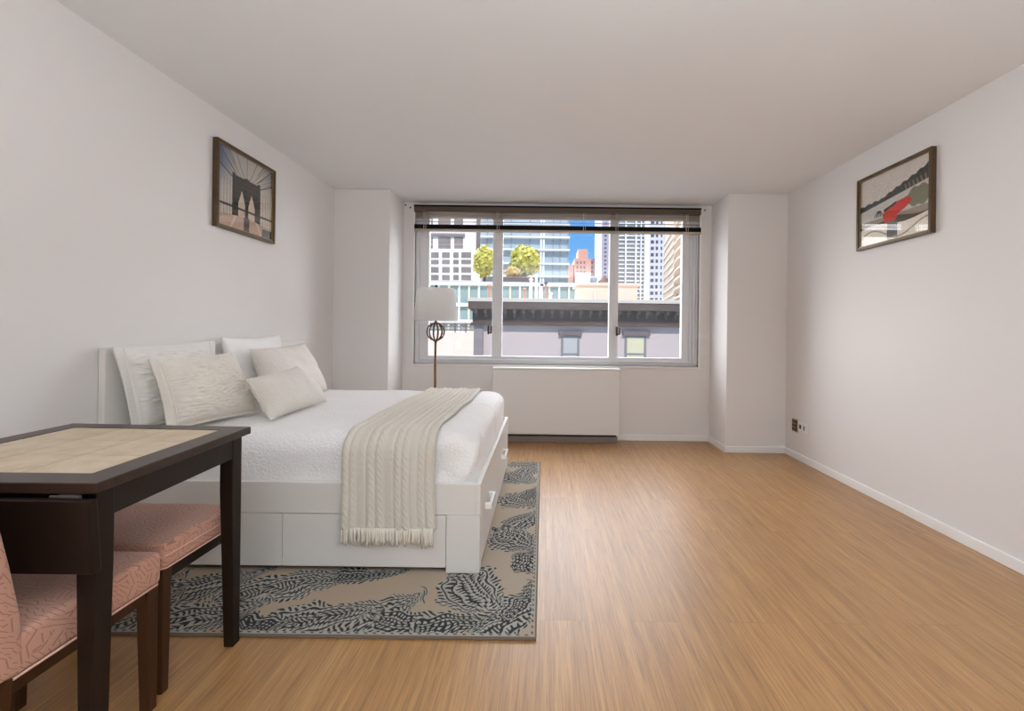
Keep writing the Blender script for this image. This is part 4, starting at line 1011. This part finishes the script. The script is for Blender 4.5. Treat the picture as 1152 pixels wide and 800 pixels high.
orf = thing('low_roof_house', ((o0[0] + o0[1]) / 2, 68, GZ), 'low orange roofed house beside the grey round tank', 'building')
box('house_wall', M['beige'], o0[0], o0[1], 66, 70, GZ, o0[3] - 0.5, orf)
t = bmesh.new(); xm = (o0[0] + o0[1]) / 2
loft(t, [[(o0[0], 65.8, o0[3] - 0.5), (o0[1], 65.8, o0[3] - 0.5), (xm, 65.8, o0[3] + 0.3)], [(o0[0], 70, o0[3] - 0.5), (o0[1], 70, o0[3] - 0.5), (xm, 70, o0[3] + 0.3)]]); finish(t, 'roof', M['terra'], orf)

# H: grey tower, I: white gridded tower, J: blue-grey tower
Y = 84.0; h0 = rect(676.5, 320, 692, 240, Y)
Ht = thing('grey_tower', ((h0[0] + h0[1]) / 2, Y + 6, GZ), 'pale grey tower with one row of small dark windows, left of right mullion', 'building')
box('tower_wall', M['greytower'], h0[0], h0[1], Y, Y + 12, GZ, h0[3] + 14, Ht)
windows(Ht, 'window', M['win_blue'], Y, [at(681, 290, Y)[0]], [at(681, q, Y)[2] for q in np.arange(247, 318, 4.6)], 0.42, 0.40)
Y = 60.0; i0 = rect(691, 345, 728, 240, Y)
It = thing('white_grid_tower', ((i0[0] + i0[1]) / 2, Y + 6, GZ), 'white gridded tower with grey glass right of the right mullion', 'building')
box('tower_wall', M['win_grey'], i0[0], i0[1], Y, Y + 1.6, GZ, i0[3] + 12, It)
for px, hw in ((693, 0.12), (703.3, 0.09), (714.7, 0.10), (720.3, 0.07), (725.5, 0.16), (728, 0.16)): x = at(px, 300, Y)[0]; box('pier', M['slab'], x - hw, x + hw, Y - 0.35, Y, GZ, i0[3] + 12, It)
for q in np.arange(242.5, 345, 4.6): z = at(710, q, Y)[2]; box('spandrel', M['slab'], i0[0], i0[1], Y - 0.16, Y, z - 0.07, z + 0.07, It)
Y = 66.0; j0 = rect(728, 345, 747.5, 240, Y)
Jt = thing('blue_grey_tower', ((j0[0] + j0[1]) / 2, Y + 6, GZ), 'blue grey tower with punched dark windows between white and beige towers', 'building')
box('tower_wall', M['bluetower'], j0[0], j0[1], Y, Y + 12, GZ, j0[3] + 12, Jt)
for px, wd in ((733.5, 0.48), (738.7, 0.34), (743.8, 0.22)): windows(Jt, 'window', M['win_blue'], Y, [at(px, 300, Y)[0]], [at(px, q, Y)[2] for q in np.arange(243.5, 345, 7.2)], wd, 0.50)
# K: beige block with curved balconies whose long side faces the gap
Yn, Yf = 27.0, 44.0
kx = at(776, 300, Yn)[0] + 0.2
Kt = thing('balcony_block', (kx + 3, (Yn + Yf) / 2, GZ), 'beige apartment block with curved white balconies at right of the view', 'building')
xnear = at(775, 300, Yn)[0]; xfar = at(747, 300, Yf)[0]
t = bmesh.new(); ztop = at(770, 240, Yn)[2] + 8
loft(t, [[(xnear + 0.4, Yn, z), (xnear + 8, Yn, z), (xfar + 9, Yf, z), (xfar, Yf, z)] for z in (GZ, ztop)]); finish(t, 'block_wall', M['beige'], Kt)
zs = [at(768, 266, Yn)[2] + k * (at(768, 266, Yn)[2] - at(768, 278.5, Yn)[2]) for k in range(-5, 5)]
for z in zs:
    # bowed balcony slab in plan
    pts = []
    for s in np.linspace(0, 1, 13):
        bx_, by_ = xnear + 0.4 + (xfar - xnear - 0.4) * s, Yn + (Yf - Yn) * s
        bow = 0.55 * math.sin(PI * min(1, s / 0.55)) if s < 0.55 else 0.10
        pts.append((bx_ - bow, by_))
    back = [(p[0] + 1.2, p[1]) for p in reversed(pts)]; ring = pts + back
    t = bmesh.new(); loft(t, [[(x, y, z - 0.07) for x, y in ring], [(x, y, z + 0.07) for x, y in ring]]); finish(t, 'balcony_slab', M['balcony'], Kt)
    for sa, sb in ((0.06, 0.22), (0.42, 0.50)):
        t = bmesh.new(); pa = Vector((xnear + 0.4 + (xfar - xnear - 0.4) * sa, Yn + (Yf - Yn) * sa)); pb_ = Vector((xnear + 0.4 + (xfar - xnear - 0.4) * sb, Yn + (Yf - Yn) * sb))
        o_ = Vector((-0.04, 0)); c4 = [pa + o_, pb_ + o_, pb_ - o_ * 5, pa - o_ * 5]
        loft(t, [[(p.x, p.y, zz) for p in c4] for zz in (z + 0.10, z + 0.48)]); finish(t, 'window', M['win_dark'], Kt)

# ------------------------------------------------------------------ light
W = bpy.data.worlds.new('world'); SC.world = W; W.use_nodes = True
nt = W.node_tree; nt.nodes.clear()
tc = nt.nodes.new('ShaderNodeTexCoord'); sp = nt.nodes.new('ShaderNodeSeparateXYZ'); nt.links.new(tc.outputs['Generated'], sp.inputs[0])
rp = nt.nodes.new('ShaderNodeValToRGB'); cr = rp.color_ramp
cr.elements[0].position = 0.0; cr.elements[0].color = rgb(186, 216, 246); cr.elements[1].position = 0.9; cr.elements[1].color = rgb(70, 140, 232)
e = cr.elements.new(0.12); e.color = rgb(118, 186, 244); e = cr.elements.new(0.30); e.color = rgb(84, 156, 236)
nt.links.new(sp.outputs[2], rp.inputs[0])
bg = nt.nodes.new('ShaderNodeBackground'); bg.inputs[1].default_value = 1.1; nt.links.new(rp.outputs[0], bg.inputs[0])
wo = nt.nodes.new('ShaderNodeOutputWorld'); nt.links.new(bg.outputs[0], wo.inputs[0])
def lamp_obj(name, kind, loc, energy, color=(1, 1, 1), **kw):
    d = bpy.data.lights.new(name, kind); d.energy = energy; d.color = color
    for k, v in kw.items(): setattr(d, k, v)
    o = bpy.data.objects.new(name, d); COL.objects.link(o); o.location = loc; return o
sun = lamp_obj('sun', 'SUN', (0, 0, 30), 3.1, (1, 0.95, 0.88), angle=math.radians(0.6))
sun.rotation_euler = (Vector((-0.10, 0.82, -0.75))).to_track_quat('-Z', 'Y').to_euler()
skyl = lamp_obj('bright_sky', 'SUN', (0, 30, 30), 18.5, (1.0, 0.98, 0.955), angle=math.radians(130))
skyl.rotation_euler = (Vector((0.03, -1.0, -0.55))).to_track_quat('-Z', 'Y').to_euler()
up = lamp_obj('bounce_fill', 'AREA', (0.3, -0.75, 1.40), 122, (0.83, 0.925, 1.0), shape='DISK', size=0.9)  # added fill lamp, unseen behind the camera, bounced off the ceiling
up.rotation_euler = (PI, 0, 0)

SC.view_settings.view_transform = 'Standard'; SC.view_settings.look = 'None'
SC.view_settings.exposure = 0.0; SC.view_settings.gamma = 1.0; SC.view_settings.use_curve_mapping = False
SC.cycles.max_bounces = 12; SC.cycles.diffuse_bounces = 8; SC.cycles.transparent_max_bounces = 12
SC.cycles.sample_clamp_indirect = 6.0
SC.cycles.use_denoising = True
